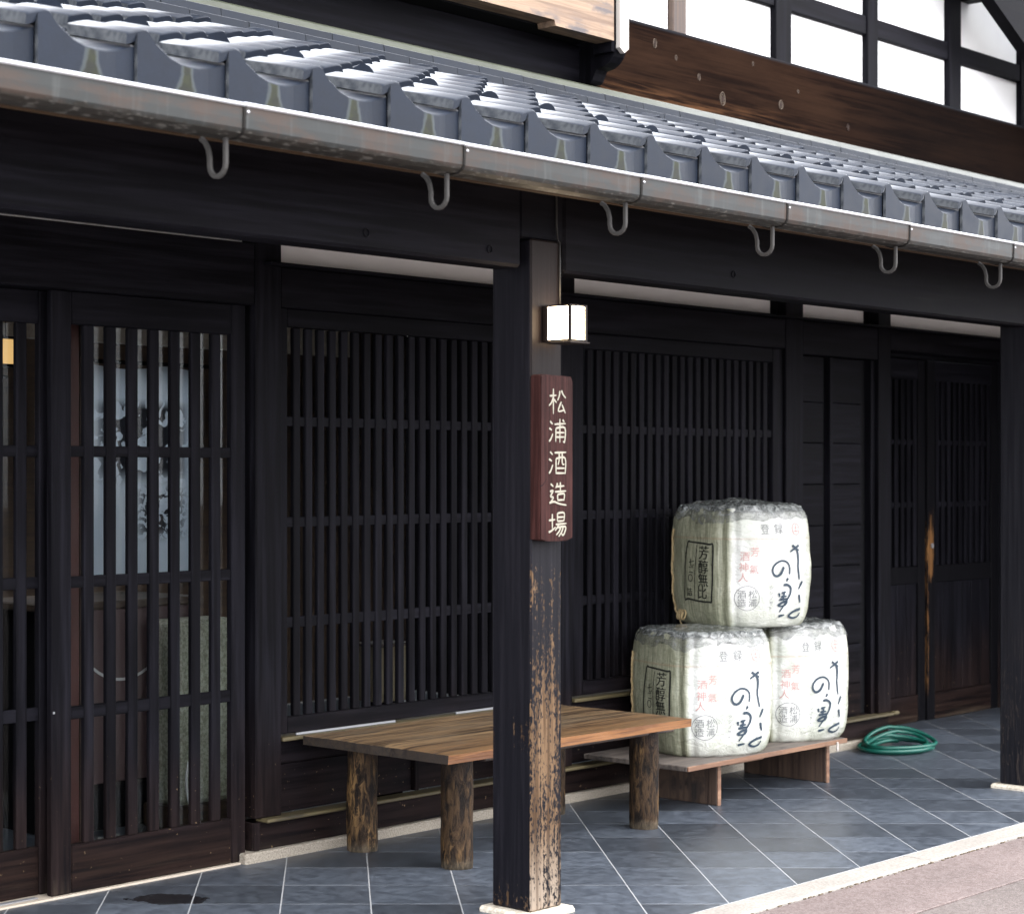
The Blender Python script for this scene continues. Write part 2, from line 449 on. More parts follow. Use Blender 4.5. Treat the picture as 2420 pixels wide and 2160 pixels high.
def _glass():
    n = NT('window_glass')
    tr = n.n("ShaderNodeBsdfTransparent"); tr.inputs[0].default_value = (0.90, 0.92, 0.92, 1)
    gl = n.n("ShaderNodeBsdfGlossy"); gl.inputs["Roughness"].default_value = 0.02
    fr = n.n("ShaderNodeFresnel"); fr.inputs[0].default_value = 1.45
    mx = n.n("ShaderNodeMixShader")
    n.link(n.m('MULTIPLY', fr.outputs[0], 0.12), mx.inputs[0]); n.link(tr.outputs[0], mx.inputs[1]); n.link(gl.outputs[0], mx.inputs[2])
    n.link(mx.outputs[0], n.out.inputs[0])
    return n.mat
M['glass'] = _glass()

def emit(name, col, st):
    n = NT(name)
    return n.fin(col, 0.4, None, Emission_Color=col, Emission_Strength=st)
M['lamp_glow'] = emit('lit_white_lamp_glass', (1.0, 0.76, 0.50), 5.0)
M['lantern_glow'] = emit('lit_amber_lantern', (1.0, 0.60, 0.22), 0.16)
M['lamp_frame'] = flat_mat('dark_bronze_frame', (0.012, 0.007, 0.005), 0.5, Specular_IOR_Level=0.2)
M['cable'] = flat_mat('black_cable', (0.012, 0.012, 0.012), 0.5)

def _sign():
    n = NT('maroon_sign_board')
    p = n.pos()
    g = n.noise(n.scl(p, (90, 90, 3)), 1.0, 5.0, 0.65, 0.5)
    l = n.noise(p, 9, 3)
    c = n.mix(n.ss(g, 0.35, 0.68), (0.020, 0.0075, 0.0066), (0.041, 0.0158, 0.014))
    c = n.mul(c, n.rng(l, 0.3, 0.7, 0.8, 1.2))
    return n.fin(c, 0.55, n.bump(g, 0.3, 0.003), Specular_IOR_Level=0.06)
M['sign'] = _sign()
M['cream'] = flat_mat('cream_carved_paint', (0.27, 0.25, 0.195), 0.6)
M['ink'] = flat_mat('blue_black_ink', (0.018, 0.035, 0.055), 0.6)
M['ink_black'] = flat_mat('black_ink', (0.015, 0.017, 0.014), 0.6)
M['ink_grey'] = flat_mat('faded_grey_ink', (0.19, 0.195, 0.195), 0.7)
M['ink_red'] = flat_mat('faded_red_ink', (0.47, 0.275, 0.255), 0.7)

def _barrel():
    n = NT('straw_mat_wrapping')
    o = n.obj(); r = n.rnd()
    x, y, z = n.xyz(o)
    ang = n.m('ABSOLUTE', n.m('ARCTAN2', x, n.m('MULTIPLY', y, -1.0)))
    ang = n.m('ADD', ang, n.m('MULTIPLY', n.m('SUBTRACT', n.noise(n.scl(o, (12, 12, 12)), 1.0, 3.0), 0.5), 0.05))
    side = n.ss(ang, 0.70, 0.80)
    cb = n.n("ShaderNodeCombineXYZ"); n.link(n.m('ARCTAN2', x, n.m('MULTIPLY', y, -1.0)), cb.inputs[0]); n.link(z, cb.inputs[1]); n.link(r, cb.inputs[2])
    weave = n.noise(n.scl(cb.outputs[0], (9, 150, 5)), 1.0, 3.0, 0.6)
    vert = n.noise(n.scl(cb.outputs[0], (34, 7, 5)), 1.0, 4.0, 0.6)
    blot = n.noise(n.scl(o, (7, 7, 7), n.m('MULTIPLY', r, 9.0)), 1.0, 5.0, 0.6)
    front = n.mix(n.ss(blot, 0.40, 0.66), (0.60, 0.606, 0.58), (0.41, 0.425, 0.375))
    lowf = n.m('SUBTRACT', 1.0, n.ss(z, 0.05, 0.12))
    front = n.mix(n.m('MULTIPLY', lowf, 0.45), front, (0.42, 0.43, 0.35))
    olive = n.mix(n.ss(vert, 0.35, 0.65), (0.20, 0.21, 0.14), (0.34, 0.345, 0.25))
    olive = n.mix(n.m('MULTIPLY', n.ss(weave, 0.5, 0.7), 0.3), olive, (0.16, 0.15, 0.09))
    c = n.mix(side, front, olive)
    band = n.m('MULTIPLY', n.ss(z, 0.405, 0.410), n.m('SUBTRACT', 1.0, n.ss(z, 0.414, 0.419)))
    c = n.mix(n.m('MULTIPLY', band, 0.35), c, (0.30, 0.20, 0.12))
    wr = n.noise(n.scl(o, (16, 16, 26), n.m('MULTIPLY', r, 5.0)), 1.0, 5.0, 0.6, 1.6)
    nb = n.bump(weave, 0.25, 0.004)
    nb = n.bump(wr, 0.6, 0.014, nb)
    return n.fin(c, n.rng(wr, 0.3, 0.7, 0.32, 0.6), nb, Coat_Weight=0.35, Coat_Roughness=0.2)
M['barrel'] = _barrel()

def _film():
    n = NT('crumpled_clear_film')
    o = n.obj()
    w = n.noise(n.scl(o, (14, 14, 20), n.m('MULTIPLY', n.rnd(), 5.0)), 1.0, 6.0, 0.65, 2.5)
    c = n.mix(n.ss(w, 0.4, 0.66), (0.07, 0.078, 0.076), (0.30, 0.315, 0.305))
    nb = n.bump(w, 0.9, 0.02)
    return n.fin(c, 0.24, nb, Alpha=n.m('ADD', n.rng(w, 0.35, 0.65, 0.15, 0.65), n.m('MULTIPLY', n.ss(n.m('ADD', n.xyz(o)[2], n.m('MULTIPLY', w, 0.02)), 0.535, 0.565), 0.7), clamp=True), Coat_Weight=0.6, Coat_Roughness=0.1)
M['film'] = _film()
M['rope'] = flat_mat('straw_rope', (0.36, 0.27, 0.14), 0.8)
M['hose'] = flat_mat('green_rubber_hose', (0.004, 0.085, 0.062), 0.4)

def _noren():
    n = NT('printed_pale_blue_cloth')
    o = n.obj(); x, y, z = n.xyz(o)
    f = n.noise(n.scl(o, (9, 9, 2)), 1.0, 4.0)
    c = n.mix(n.ss(f, 0.3, 0.7), (0.55, 0.65, 0.76), (0.70, 0.78, 0.86))
    b1 = n.noise(n.scl(o, (13, 13, 13)), 1.0, 2.5, 0.5, 1.0)
    band1 = n.m('MULTIPLY', n.ss(z, 0.40, 0.50), n.m('SUBTRACT', 1.0, n.ss(z, 0.76, 0.82)))
    midx = n.m('SUBTRACT', 1.0, n.ss(n.m('ABSOLUTE', n.m('SUBTRACT', x, 0.32)), 0.20, 0.30))
    k1 = n.m('MULTIPLY', n.m('MULTIPLY', n.ss(b1, 0.44, 0.48), band1), midx)
    b2 = n.noise(n.scl(o, (26, 26, 26)), 1.0, 2.0, 0.5, 1.2)
    band2 = n.m('MULTIPLY', n.ss(z, 0.14, 0.22), n.m('SUBTRACT', 1.0, n.ss(z, 0.36, 0.44)))
    midx2 = n.m('SUBTRACT', 1.0, n.ss(n.m('ABSOLUTE', n.m('SUBTRACT', x, 0.43)), 0.08, 0.18))
    k2 = n.m('MULTIPLY', n.m('MULTIPLY', n.ss(b2, 0.48, 0.52), band2), midx2)
    c = n.mix(n.m('MAXIMUM', k1, k2), c, (0.02, 0.022, 0.028))
    n.fin(c, 0.8)
    tl = n.n("ShaderNodeBsdfTranslucent"); n.link(c, tl.inputs[0])
    mx = n.n("ShaderNodeMixShader"); mx.inputs[0].default_value = 0.5
    n.link(n.b.outputs[0], mx.inputs[1]); n.link(tl.outputs[0], mx.inputs[2]); n.link(mx.outputs[0], n.out.inputs[0])
    return n.mat
M['noren'] = _noren()
M['plum'] = flat_mat('plum_brown_cloth', (0.085, 0.050, 0.052), 0.7)
M['white_line'] = flat_mat('white_print', (0.5, 0.5, 0.5), 0.7)
M['stone_in'] = _granite('pale_green_speckled_stone', (0.25, 0.25, 0.18), (0.44, 0.45, 0.36), 70)
M['pebble'] = _granite('grey_pebble', (0.10, 0.10, 0.095), (0.24, 0.235, 0.22), 30)
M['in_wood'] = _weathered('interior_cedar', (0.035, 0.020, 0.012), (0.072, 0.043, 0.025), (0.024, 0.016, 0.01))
M['soffit'] = _weathered('bare_soffit_cedar', (0.42, 0.37, 0.31), (0.60, 0.54, 0.46), (0.36, 0.31, 0.26), 'Y')  # unseen deck wood, paled to bounce light onto the transom plaster
M['box_tan'] = flat_mat('dull_tan_card', (0.17, 0.13, 0.075), 0.7)
M['fascia'] = flat_mat('brown_fascia', (0.05, 0.030, 0.017), 0.7, Specular_IOR_Level=0.1)
M['maroon_in'] = flat_mat('dark_red_panel', (0.075, 0.022, 0.018), 0.5)
M['white_cable'] = flat_mat('white_cable', (0.7, 0.7, 0.7), 0.5)

# ------------------------------------------------------------------ mesh helpers
def cbox(bm, x0, x1, y0, y1, z0, z1, c=0.003):
    lo = (min(x0, x1), min(y0, y1), min(z0, z1)); hi = (max(x0, x1), max(y0, y1), max(z0, z1))
    c = min(c, *(0.45 * (hi[i] - lo[i]) for i in range(3)))
    V = {}
    for sx in (0, 1):
        for sy in (0, 1):
            for sz in (0, 1):
                s = (sx, sy, sz)
                for a in range(3):
                    co = []
                    for i in range(3):
                        q = hi[i] if s[i] else lo[i]
                        if i != a:
                            q += -c if s[i] else c
                        co.append(q)
                    V[s + (a,)] = bm.verts.new(co)
    def vv(d, a):
        return V[(d[0], d[1], d[2], a)]
    for a in range(3):
        b, e = [(1, 2), (0, 2), (0, 1)][a]
        for s in (0, 1):
            q = []
            for (u, w) in ((0, 0), (1, 0), (1, 1), (0, 1)):
                d = [0, 0, 0]; d[a] = s; d[b] = u; d[e] = w
                q.append(vv(d, a))
            bm.faces.new(q)
        for u in (0, 1):
            for w in (0, 1):
                d0 = [0, 0, 0]; d0[a] = 0; d0[b] = u; d0[e] = w
                d1 = list(d0); d1[a] = 1
                bm.faces.new((vv(d0, b), vv(d1, b), vv(d1, e), vv(d0, e)))
    for sx in (0, 1):
        for sy in (0, 1):
            for sz in (0, 1):
                bm.faces.new([V[(sx, sy, sz, a)] for a in range(3)])
    return bm

def prism(bm, pts, lo, hi, axis='X'):
    """polygon pts (2D) pushed along an axis; X: pts are (y,z); Y: (x,z); Z: (x,y)"""
    def co(p, h):
        return {'X': (h, p[0], p[1]), 'Y': (p[0], h, p[1]), 'Z': (p[0], p[1], h)}[axis]
    a = [bm.verts.new(co(p, lo)) for p in pts]
    b = [bm.verts.new(co(p, hi)) for p in pts]
    bm.faces.new(a); bm.faces.new(b[::-1])
    n = len(pts)
    for i in range(n):
        bm.faces.new((a[i], a[(i + 1) % n], b[(i + 1) % n], b[i]))
    return bm

def tube(bm, path, r, k=8, cap=True):
    path = [Vector(p) for p in path]
    rings = []
    up = None
    for i, p in enumerate(path):
        t = (path[min(i + 1, len(path) - 1)] - path[max(i - 1, 0)]).normalized()
        if up is None:
            up = t.orthogonal().normalized()
        up = (up - t * up.dot(t))
        up = up.normalized() if up.length > 1e-5 else t.orthogonal().normalized()
        sd = t.cross(up)
        rr = r[i] if isinstance(r, (list, tuple)) else r
        rings.append([bm.verts.new(p + (up * math.cos(2 * math.pi * j / k) + sd * math.sin(2 * math.pi * j / k)) * rr) for j in range(k)])
    for a, b in zip(rings, rings[1:]):
        for j in range(k):
            bm.faces.new((a[j], a[(j + 1) % k], b[(j + 1) % k], b[j]))
    if cap:
        bm.faces.new(rings[0][::-1]); bm.faces.new(rings[-1])
    return bm

def to_mesh(name, bm, mat, smooth=False, off=None):
    if off is not None:
        bmesh.ops.translate(bm, vec=(-off[0], -off[1], -off[2]), verts=bm.verts)
    bmesh.ops.recalc_face_normals(bm, faces=bm.faces)
    me = bpy.data.meshes.new(name)
    bm.to_mesh(me); bm.free()
    if smooth:
        for p in me.polygons:
            p.use_smooth = True
    me.materials.append(mat)
    return me

TOPLOC = {}
def thing(name, label, cat, loc=(0, 0, 0), group=None, kind=None):
    o = bpy.data.objects.new(name, None)
    o.empty_display_size = 0.1
    COL.objects.link(o)
    o.location = loc
    TOPLOC[o] = Vector(loc)
    if label: o['label'] = label
    if cat: o['category'] = cat
    if group: o['group'] = group
    o['kind'] = kind or 'thing'
    return o

def base_of(o):
    while o.parent is not None:
        o = o.parent
    return TOPLOC.get(o, Vector((0, 0, 0)))

def part(name, bm, mat, parent, smooth=False, label=None):
    """bm is in world coordinates"""
    me = to_mesh(name, bm, mat, smooth, base_of(parent))
    o = bpy.data.objects.new(name, me)
    COL.objects.link(o)
    o.parent = parent
    if label: o['label'] = label
    return o

def inst(name, me, parent, loc, rot=(0, 0, 0), scale=None):
    """a part that shares mesh data; loc is in world coordinates (parent things are unrotated)"""
    o = bpy.data.objects.new(name, me)
    COL.objects.link(o)
    o.parent = parent
    o.location = Vector(loc) - base_of(parent)
    o.rotation_euler = rot
    if scale: o.scale = scale
    return o

def bx(name, mat, parent, x0, x1, y0, y1, z0, z1, c=0.003, label=None):
    return part(name, cbox(bmesh.new(), x0, x1, y0, y1, z0, z1, c), mat, parent, label=label)

def struct(name, bm, mat, smooth=False, kind='structure'):
    me = to_mesh(name, bm, mat, smooth)
    o = bpy.data.objects.new(name, me)
    COL.objects.link(o)
    o['kind'] = kind
    return o

# brush strokes: polyline -> flat ribbon of varying width
def smooth_line(pts, k=5):
    if len(pts) < 3:
        return [tuple(a + (b - a) * t / k for a, b in zip(pts[0], pts[1])) for t in range(k + 1)] if len(pts) == 2 else pts
    out = []
    P = [pts[0]] + list(pts) + [pts[-1]]
    for i in range(1, len(P) - 2):
        p0, p1, p2, p3 = P[i - 1], P[i], P[i + 1], P[i + 2]
        for s in range(k):
            t = s / k
            out.append(tuple(0.5 * (2 * b + (c - a) * t + (2 * a - 5 * b + 4 * c - d) * t * t + (3 * b - a - 3 * c + d) * t ** 3)
                             for a, b, c, d in zip(p0, p1, p2, p3)))
    out.append(tuple(pts[-1]))
    return out

def ribbon(bm, pts, w, place, round_ends=True):
    """pts in 2D, w a width or a (start, end) pair, place maps 2D -> 3D"""
    n = len(pts)
    L, Rr = [], []
    for i, p in enumerate(pts):
        a = pts[max(i - 1, 0)]; b = pts[min(i + 1, n - 1)]
        tx, ty = b[0] - a[0], b[1] - a[1]
        l = math.hypot(tx, ty) or 1.0
        tx, ty = tx / l, ty / l
        f = i / max(n - 1, 1)
        ww = (w[0] + (w[1] - w[0]) * f) if isinstance(w, tuple) else w
        ww *= 0.5
        ex = 0.0
        if round_ends and i in (0, n - 1):
            ww *= 0.7
        L.append(bm.verts.new(place(p[0] - ty * ww, p[1] + tx * ww)))
        Rr.append(bm.verts.new(place(p[0] + ty * ww, p[1] - tx * ww)))
    for i in range(n - 1):
        bm.faces.new((L[i], L[i + 1], Rr[i + 1], Rr[i]))

def text_2d(s, size, bold=0.0):
    cu = bpy.data.curves.new("lettering", 'FONT')
    cu.body = s
    cu.size = size
    cu.align_x = 'CENTER'; cu.align_y = 'CENTER'
    cu.resolution_u = 3
    cu.offset = size * bold
    o = bpy.data.objects.new("lettering", cu)
    COL.objects.link(o)
    dg = bpy.context.evaluated_depsgraph_get()
    me = bpy.data.meshes.new_from_object(o.evaluated_get(dg))
    vs = [(v.co.x, v.co.y) for v in me.vertices]
    fs = [tuple(p.vertices) for p in me.polygons]
    bpy.data.objects.remove(o); bpy.data.meshes.remove(me); bpy.data.curves.remove(cu)
    if vs:
        cx = (min(v[0] for v in vs) + max(v[0] for v in vs)) / 2
        cy = (min(v[1] for v in vs) + max(v[1] for v in vs)) / 2
        vs = [(a - cx, b - cy) for a, b in vs]
    return vs, fs

# ------------------------------------------------------------------ ground
bm = bmesh.new(); cbox(bm, -60, 80, -60, 3.345, -0.40, -0.012, 0.001); struct('road', bm, M['road'])
bm = bmesh.new(); cbox(bm, -30, 40, 3.35, 3.73, -0.30, -0.008, 0.002); struct('road_channel', bm, M['road_edge'])
bm = bmesh.new()
x = -2.0
while x < 22:
    cbox(bm, x, x + 1.796, 3.735, 3.862, -0.3, 0.002, 0.006)
    x += 1.8
struct('kerb', bm, M['kerb'])
bm = bmesh.new()
for i in range(420):
    xx = random.uniform(2.5, 11); yy = 3.7325 + random.gauss(0, 0.004)
    s = random.uniform(0.002, 0.007)
    cbox(bm, xx, xx + s * 2.5, yy - s * 0.6, yy + s * 0.6, -0.009, -0.006 + s * 0.3, 0.001)
struct('kerb_dirt', bm, M['moss'], kind='stuff')
bm = bmesh.new(); cbox(bm, -60, 80, 9.6, 70, -0.4, -0.05, 0.001); struct('ground', bm, M['road'])

# porch floor: diagonal slate tiles, each one a part
floor = struct('porch_floor', cbox(bmesh.new(), 1.8, 13.4, 3.864, 9.55, -0.3, -0.0005, 0.0002), M['grout'])
TOPLOC[floor] = Vector((0, 0, 0))
def clip(poly, f):
    out = []
    for i in range(len(poly)):
        a, b = poly[i], poly[(i + 1) % len(poly)]
        fa, fb = f(a), f(b)
        if fa >= 0: out.append(a)
        if fa * fb < 0:
            t = fa / (fa - fb)
            out.append((a[0] + (b[0] - a[0]) * t, a[1] + (b[1] - a[1]) * t))
    return out
TS = 0.313; g = 0.0025; q2 = math.sqrt(0.5)
def tile_poly(i, j):
    r0 = -0.193 + TS * i; d0 = 7.139 + TS * j
    c = [(r0 + g, d0 + g), (r0 + TS - g, d0 + g), (r0 + TS - g, d0 + TS - g), (r0 + g, d0 + TS - g)]
    return [((r + d) * q2, (d - r) * q2) for r, d in c]
rest = bmesh.new()
n_tile = 0
cells = []
for i in range(-14, 30):
    for j in range(-10, 32):
        p = tile_poly(i, j)
        for (ax, bxx, ay, by) in ((2.0, 13.2, 3.867, 5.70), (9.97, 12.1, 5.70, 5.98), (2.6, 9.9, 5.70, 9.2)):
            q = p
            for f in (lambda a: a[0] - ax, lambda a: bxx - a[0], lambda a: a[1] - ay, lambda a: by - a[1]):
                q = clip(q, f) if len(q) > 2 else q
            if len(q) > 2:
                ar = abs(sum(q[k][0] * q[(k + 1) % len(q)][1] - q[(k + 1) % len(q)][0] * q[k][1] for k in range(len(q)))) / 2
                if ar > 0.0004:
                    cells.append((q, ay < 5))
for q, main in cells:
    cx = sum(a[0] for a in q) / len(q); cy = sum(a[1] for a in q) / len(q)
    d = (cx + cy) * q2; r = (cx - cy) * q2
    u = 795 + 4625 * r / d
    seen = -60 < u < 2480 and main and cx < 12.2
    if seen:
        b = bmesh.new(); dz = random.uniform(0.0, 0.0005)
        prism(b, q, -0.02, dz, 'Z')
        part('tile', b, M['slate'], floor)
        n_tile += 1
    else:
        prism(rest, q, -0.02, random.uniform(0.0, 0.0005), 'Z')
o = part('tile_field', rest, M['slate'], floor); o['kind'] = 'stuff'

# ------------------------------------------------------------------ ground-floor street wall
wall = thing('timber_wall', 'long black-stained timber street wall with white plaster strips on a low stone footing', 'wall', (2.4, 5.6, 0))
def W_(name, mat, *a, **k): return bx(name, M[mat], wall, *a, **k)
# stone footing
xs = [5.06, 6.55, 8.1, 9.955]
for a, b in zip(xs, xs[1:]):
    W_('footing_stone', 'granite', a, b - 0.003, 5.55, 5.75, -0.05, 0.040, 0.006)
W_('threshold', 'threshold', 2.5, 5.058, 5.572, 5.70, -0.05, 0.007, 0.003)
# lower boards
for (a, b) in ((5.118, 6.40), (6.403, 7.9), (7.903, 9.955)):
    W_('sill_board', 'woodX', a, b, 5.575, 5.66, 0.0405, 0.150, 0.003)
W_('rain_ledge', 'gold', 5.153, 9.965, 5.525, 5.60, 0.1505, 0.165, 0.004)
W_('light_block_wall', 'woodX', 11.95, 12.05, 4.20, 5.86, 0.008, 2.55, 0.004)  # partition added to keep sky light from the right off the far doors
bx('rain_ledge', M['gold'], wall, 9.93, 9.985, 5.515, 5.56, 0.150, 0.172, 0.01)
for (a, b) in ((5.26, 6.06), (6.085, 6.92), (7.10, 8.0), (8.025, 8.87)):
    W_('wall_board', 'woodX', a, b, 5.612, 5.65, 0.1655, 0.356, 0.003)
    W_('wall_board', 'woodX', a, b, 5.603, 5.65, 0.358, 0.4505, 0.003)
for a in (6.06, 8.0):
    W_('batten', 'woodZ', a, a + 0.025, 5.590, 5.65, 0.1655, 0.4505, 0.003)
W_('window_sill', 'gold', 5.262, 6.94, 5.555, 5.66, 0.452, 0.468, 0.003)
W_('window_sill', 'gold', 7.10, 8.878, 5.555, 5.66, 0.452, 0.468, 0.003)
# posts
W_('wall_post', 'doorZ', 5.122, 5.260, 5.562, 5.72, 0.1655, 3.06, 0.004)
W_('wall_post', 'doorZ', 5.122, 5.152, 5.568, 5.70, 0.0405, 0.1500, 0.003)
W_('wall_post', 'woodZ', 6.95, 7.088, 5.562, 5.72, 0.1655, 3.06, 0.004)
W_('wall_post', 'woodZ', 8.882, 9.050, 5.562, 5.72, 0.1655, 3.06, 0.004)
W_('wall_post', 'woodZ', 9.826, 9.962, 5.562, 5.92, 0.1655, 3.06, 0.004)
W_('wall_post', 'woodZ', 3.18, 3.30, 5.562, 5.72, 0.008, 3.06, 0.004)
# head beams and lips
W_('head_beam', 'woodX', 3.30, 5.1215, 5.566, 5.70, 2.150, 2.388, 0.004)
for a, b in ((5.2605, 6.949), (7.0885, 8.8815)):
    W_('head_beam', 'woodX', a, b, 5.566, 5.64, 2.150, 2.307, 0.004)
W_('head_beam', 'woodX', 9.0505, 9.8255, 5.566, 5.64, 2.13, 2.307, 0.004)
W_('head_beam', 'woodX', 9.9625, 13.2, 5.566, 5.70, 2.19, 2.307, 0.004)
W_('head_ledge', 'woodX', 5.165, 9.962, 5.520, 5.64, 2.3075, 2.3195, 0.003)
W_('head_ledge', 'woodX', 9.9625, 13.2, 5.520, 5.64, 2.3075, 2.3195, 0.003)
# transom plaster
for a, b in ((3.305, 5.118), (5.264, 6.945), (7.155, 8.845), (9.058, 9.79), (9.966, 13.2)):
    W_('plaster_panel', 'plaster', a, b, 5.635, 5.70, 2.320 if a > 5.2 else 2.3885, 3.08, 0.002)
W_('transom_stud', 'woodZ', 7.0885, 7.154, 5.60, 5.70, 2.320, 3.06, 0.003)
W_('transom_stud', 'woodZ', 8.846, 8.8815, 5.60, 5.70, 2.320, 3.06, 0.003)
W_('transom_stud', 'woodZ', 9.791, 9.8255, 5.60, 5.70, 2.320, 3.06, 0.003)
# boarded bay right of the second window
zs = [0.1655, 0.345, 0.562, 0.779, 0.997, 1.219, 1.442, 1.664, 1.882, 2.128]
for a, b in ((9.052, 9.331), (9.398, 9.722)):
    for z0, z1 in zip(zs, zs[1:]):
        W_('wall_board', 'woodX', a, b, 5.612 + random.uniform(-0.001, 0.002), 5.65, z0 + 0.001, z1 - 0.001, 0.003)
W_('batten', 'black', 9.331, 9.362, 5.625, 5.66, 0.1655, 2.128, 0.003)
W_('batten', 'woodZ', 9.363, 9.397, 5.590, 5.66, 0.1655, 2.128, 0.003)
W_('batten', 'black', 9.723, 9.785, 5.625, 5.66, 0.1655, 2.128, 0.003)
W_('batten', 'woodZ', 9.786, 9.825, 5.585, 5.66, 0.1655, 2.128, 0.003)
W_('wall_panel', 'woodX', 2.2, 3.179, 5.60, 5.70, 0.008, 3.08, 0.004)

# ------------------------------------------------------------------ sliding doors
def slat_mesh(w, d, h, mat, c=0.003):
    return to_mesh('slat', cbox(bmesh.new(), -w / 2, w / 2, 0, d, 0, h, c), mat)
DS = slat_mesh(0.0455, 0.022, 1.851, M['doorZ'])
def lattice_door(name, label, x0, x1, yf, slats, stL, stR):
    t = thing(name, label, 'door', ((x0 + x1) / 2, yf, 0.008), 'lattice sliding doors at the entrance')
    bx('stile', M['doorZ'], t, x0, x0 + stL, yf, yf + 0.032, 0.0085, 2.149, 0.004)
    bx('stile', M['doorZ'], t, x1 - stR, x1, yf, yf + 0.032, 0.0085, 2.149, 0.004)
    a, b = x0 + stL + 0.0005, x1 - stR - 0.0005
    bx('bottom_rail', M['doorX'], t, a, b, yf + 0.001, yf + 0.031, 0.0085, 0.179, 0.004)
    bx('top_rail', M['doorX'], t, a, b, yf + 0.001, yf + 0.031, 2.031, 2.149, 0.004)
    for z0, z1 in ((1.559, 1.599), (1.092, 1.134), (0.625, 0.671)):
        bx('cross_rail', M['doorX'], t, a, b, yf + 0.006, yf + 0.024, z0, z1, 0.002)
    for sx in slats:
        inst('slat', DS, t, (sx, yf + 0.002, 0.1795))
    part('glass_pane', cbox(bmesh.new(), a, b, yf + 0.0265, yf + 0.0295, 0.18, 2.03, 0.0005), M['glass'], t)
    return t
dr = lattice_door('sliding_door', 'lattice sliding door with seven slats, worn brown at its foot, next to the window wall', 4.168, 5.092, 5.587,
             [4.336 + 0.1012 * k for k in range(7)], 0.088, 0.072)
bm = bmesh.new(); cbox(bm, 4.158, 4.164, 5.586, 5.592, 0.60, 0.612, 0.001)
dl = lattice_door('sliding_door', 'lattice sliding door partly cut off by the picture edge, behind the other leaf', 3.33, 4.252, 5.648,
             [3.478 + 0.1012 * k for k in range(7)], 0.088, 0.092)
bx('track', M['metal'], wall, 3.9, 4.12, 5.60, 5.625, 0.0075, 0.0115, 0.001)
bx('lock_stud', M['metal'], dr, 4.172, 4.180, 5.583, 5.5868, 0.652, 0.660, 0.001)

# ------------------------------------------------------------------ lattice windows
LS = slat_mesh(0.0375, 0.022, 1.531, M['woodZ'])
def lattice_window(label, x0, x1, f0, f1, s0, n, group):
    t = thing('lattice_window', label, 'window', ((f0 + f1) / 2, 5.58, 0.47), group)
    yf = 5.580
    bx('stile', M['woodZ'], t, f0, x0, yf, yf + 0.03, 0.478, 2.149, 0.003)
    bx('stile', M['woodZ'], t, x1, f1, yf, yf + 0.03, 0.478, 2.149, 0.003)
    bx('bottom_rail', M['woodX'], t, x0 + 0.0005, x1 - 0.0005, yf + 0.001, yf + 0.029, 0.478, 0.543, 0.003)
    bx('top_rail', M['woodX'], t, x0 + 0.0005, x1 - 0.0005, yf + 0.001, yf + 0.029, 2.076, 2.149, 0.003)
    for z0, z1 in ((1.686, 1.724), (1.288, 1.329), (0.892, 0.935)):
        bx('cross_rail', M['woodX'], t, x0 + 0.0005, x1 - 0.0005, yf + 0.008, yf + 0.020, z0, z1, 0.002)
    for k in range(n):
        inst('slat', LS, t, (s0 + 0.0669 * k, yf + 0.002, 0.5435))
    part('glass_pane', cbox(bmesh.new(), x0, x1, yf + 0.0255, yf + 0.0285, 0.544, 2.075, 0.0005), M['glass'], t)
    return t
w1 = lattice_window('black slatted window behind the plank bench, left of the sign post', 5.309, 6.900, 5.263, 6.946, 5.363, 23, 'slatted windows')
w2 = lattice_window('black slatted window behind the white barrels, right of the sign post', 7.193, 8.785, 7.092, 8.878, 7.247, 23, 'slatted windows')
bx('track', M['metal'], w1, 5.35, 5.92, 5.572, 5.5795, 0.4685, 0.4775, 0.001)
bx('track', M['metal'], w1, 6.30, 6.9, 5.572, 5.5795, 0.4685, 0.4775, 0.001)

# ------------------------------------------------------------------ recessed double doors at the far end
rec = thing('double_door', 'black double-leaf wooden door in the far recess, paint worn off around the middle lock', 'door', (10.95, 5.87, 0.0))
NS = to_mesh('slat', cbox(bmesh.new(), -0.02, 0.02, 0, 0.018, 0, 1.122, 0.002), M['woodZ'])
def wornwood():
    n = NT('worn_meeting_stile')
    p = n.pos(); x, y, z = n.xyz(p)
    g = n.noise(n.scl(p, (60, 60, 2)), 1.0, 6.0, 0.65)
    d = n.m('ABSOLUTE', n.m('SUBTRACT', x, 10.985))
    zz = n.m('MULTIPLY', n.ss(z, 0.76, 0.95), n.m('SUBTRACT', 1.0, n.ss(z, 1.02, 1.42)))
    rag = n.noise(n.scl(p, (90, 90, 9)), 1.0, 4.0, 0.7)
    m = n.m('ADD', n.m('MULTIPLY', n.m('SUBTRACT', 1.0, n.ss(d, 0.0, 0.07)), zz), n.m('ADD', n.m('MULTIPLY', n.m('SUBTRACT', g, 0.5), 1.2), n.m('MULTIPLY', n.m('SUBTRACT', rag, 0.5), 1.8)))
    k = n.ss(m, 0.50, 0.60)
    seam = n.m('SUBTRACT', 1.0, n.ss(n.m('ABSOLUTE', n.m('SUBTRACT', x, 10.956)), 0.004, 0.010))
    seam = n.m('MULTIPLY', seam, n.m('MULTIPLY', n.m('MULTIPLY', n.ss(z, 0.12, 0.3), n.m('SUBTRACT', 1.0, n.ss(z, 0.95, 1.2))), n.ss(rag, 0.45, 0.6)))
    k = n.m('MAXIMUM', k, n.m('MULTIPLY', seam, 0.8))
    c = n.mix(n.ss(g, 0.35, 0.6), (0.06, 0.026, 0.011), (0.18, 0.09, 0.035))
    return n.fin(n.mix(k, n.mix(n.ss(g, 0.35, 0.7), (0.0036, 0.0035, 0.0045), (0.0068, 0.0066, 0.0078)), c), 0.55, n.bump(g, 0.3, 0.004), Specular_IOR_Level=0.03)
M['worn'] = wornwood()
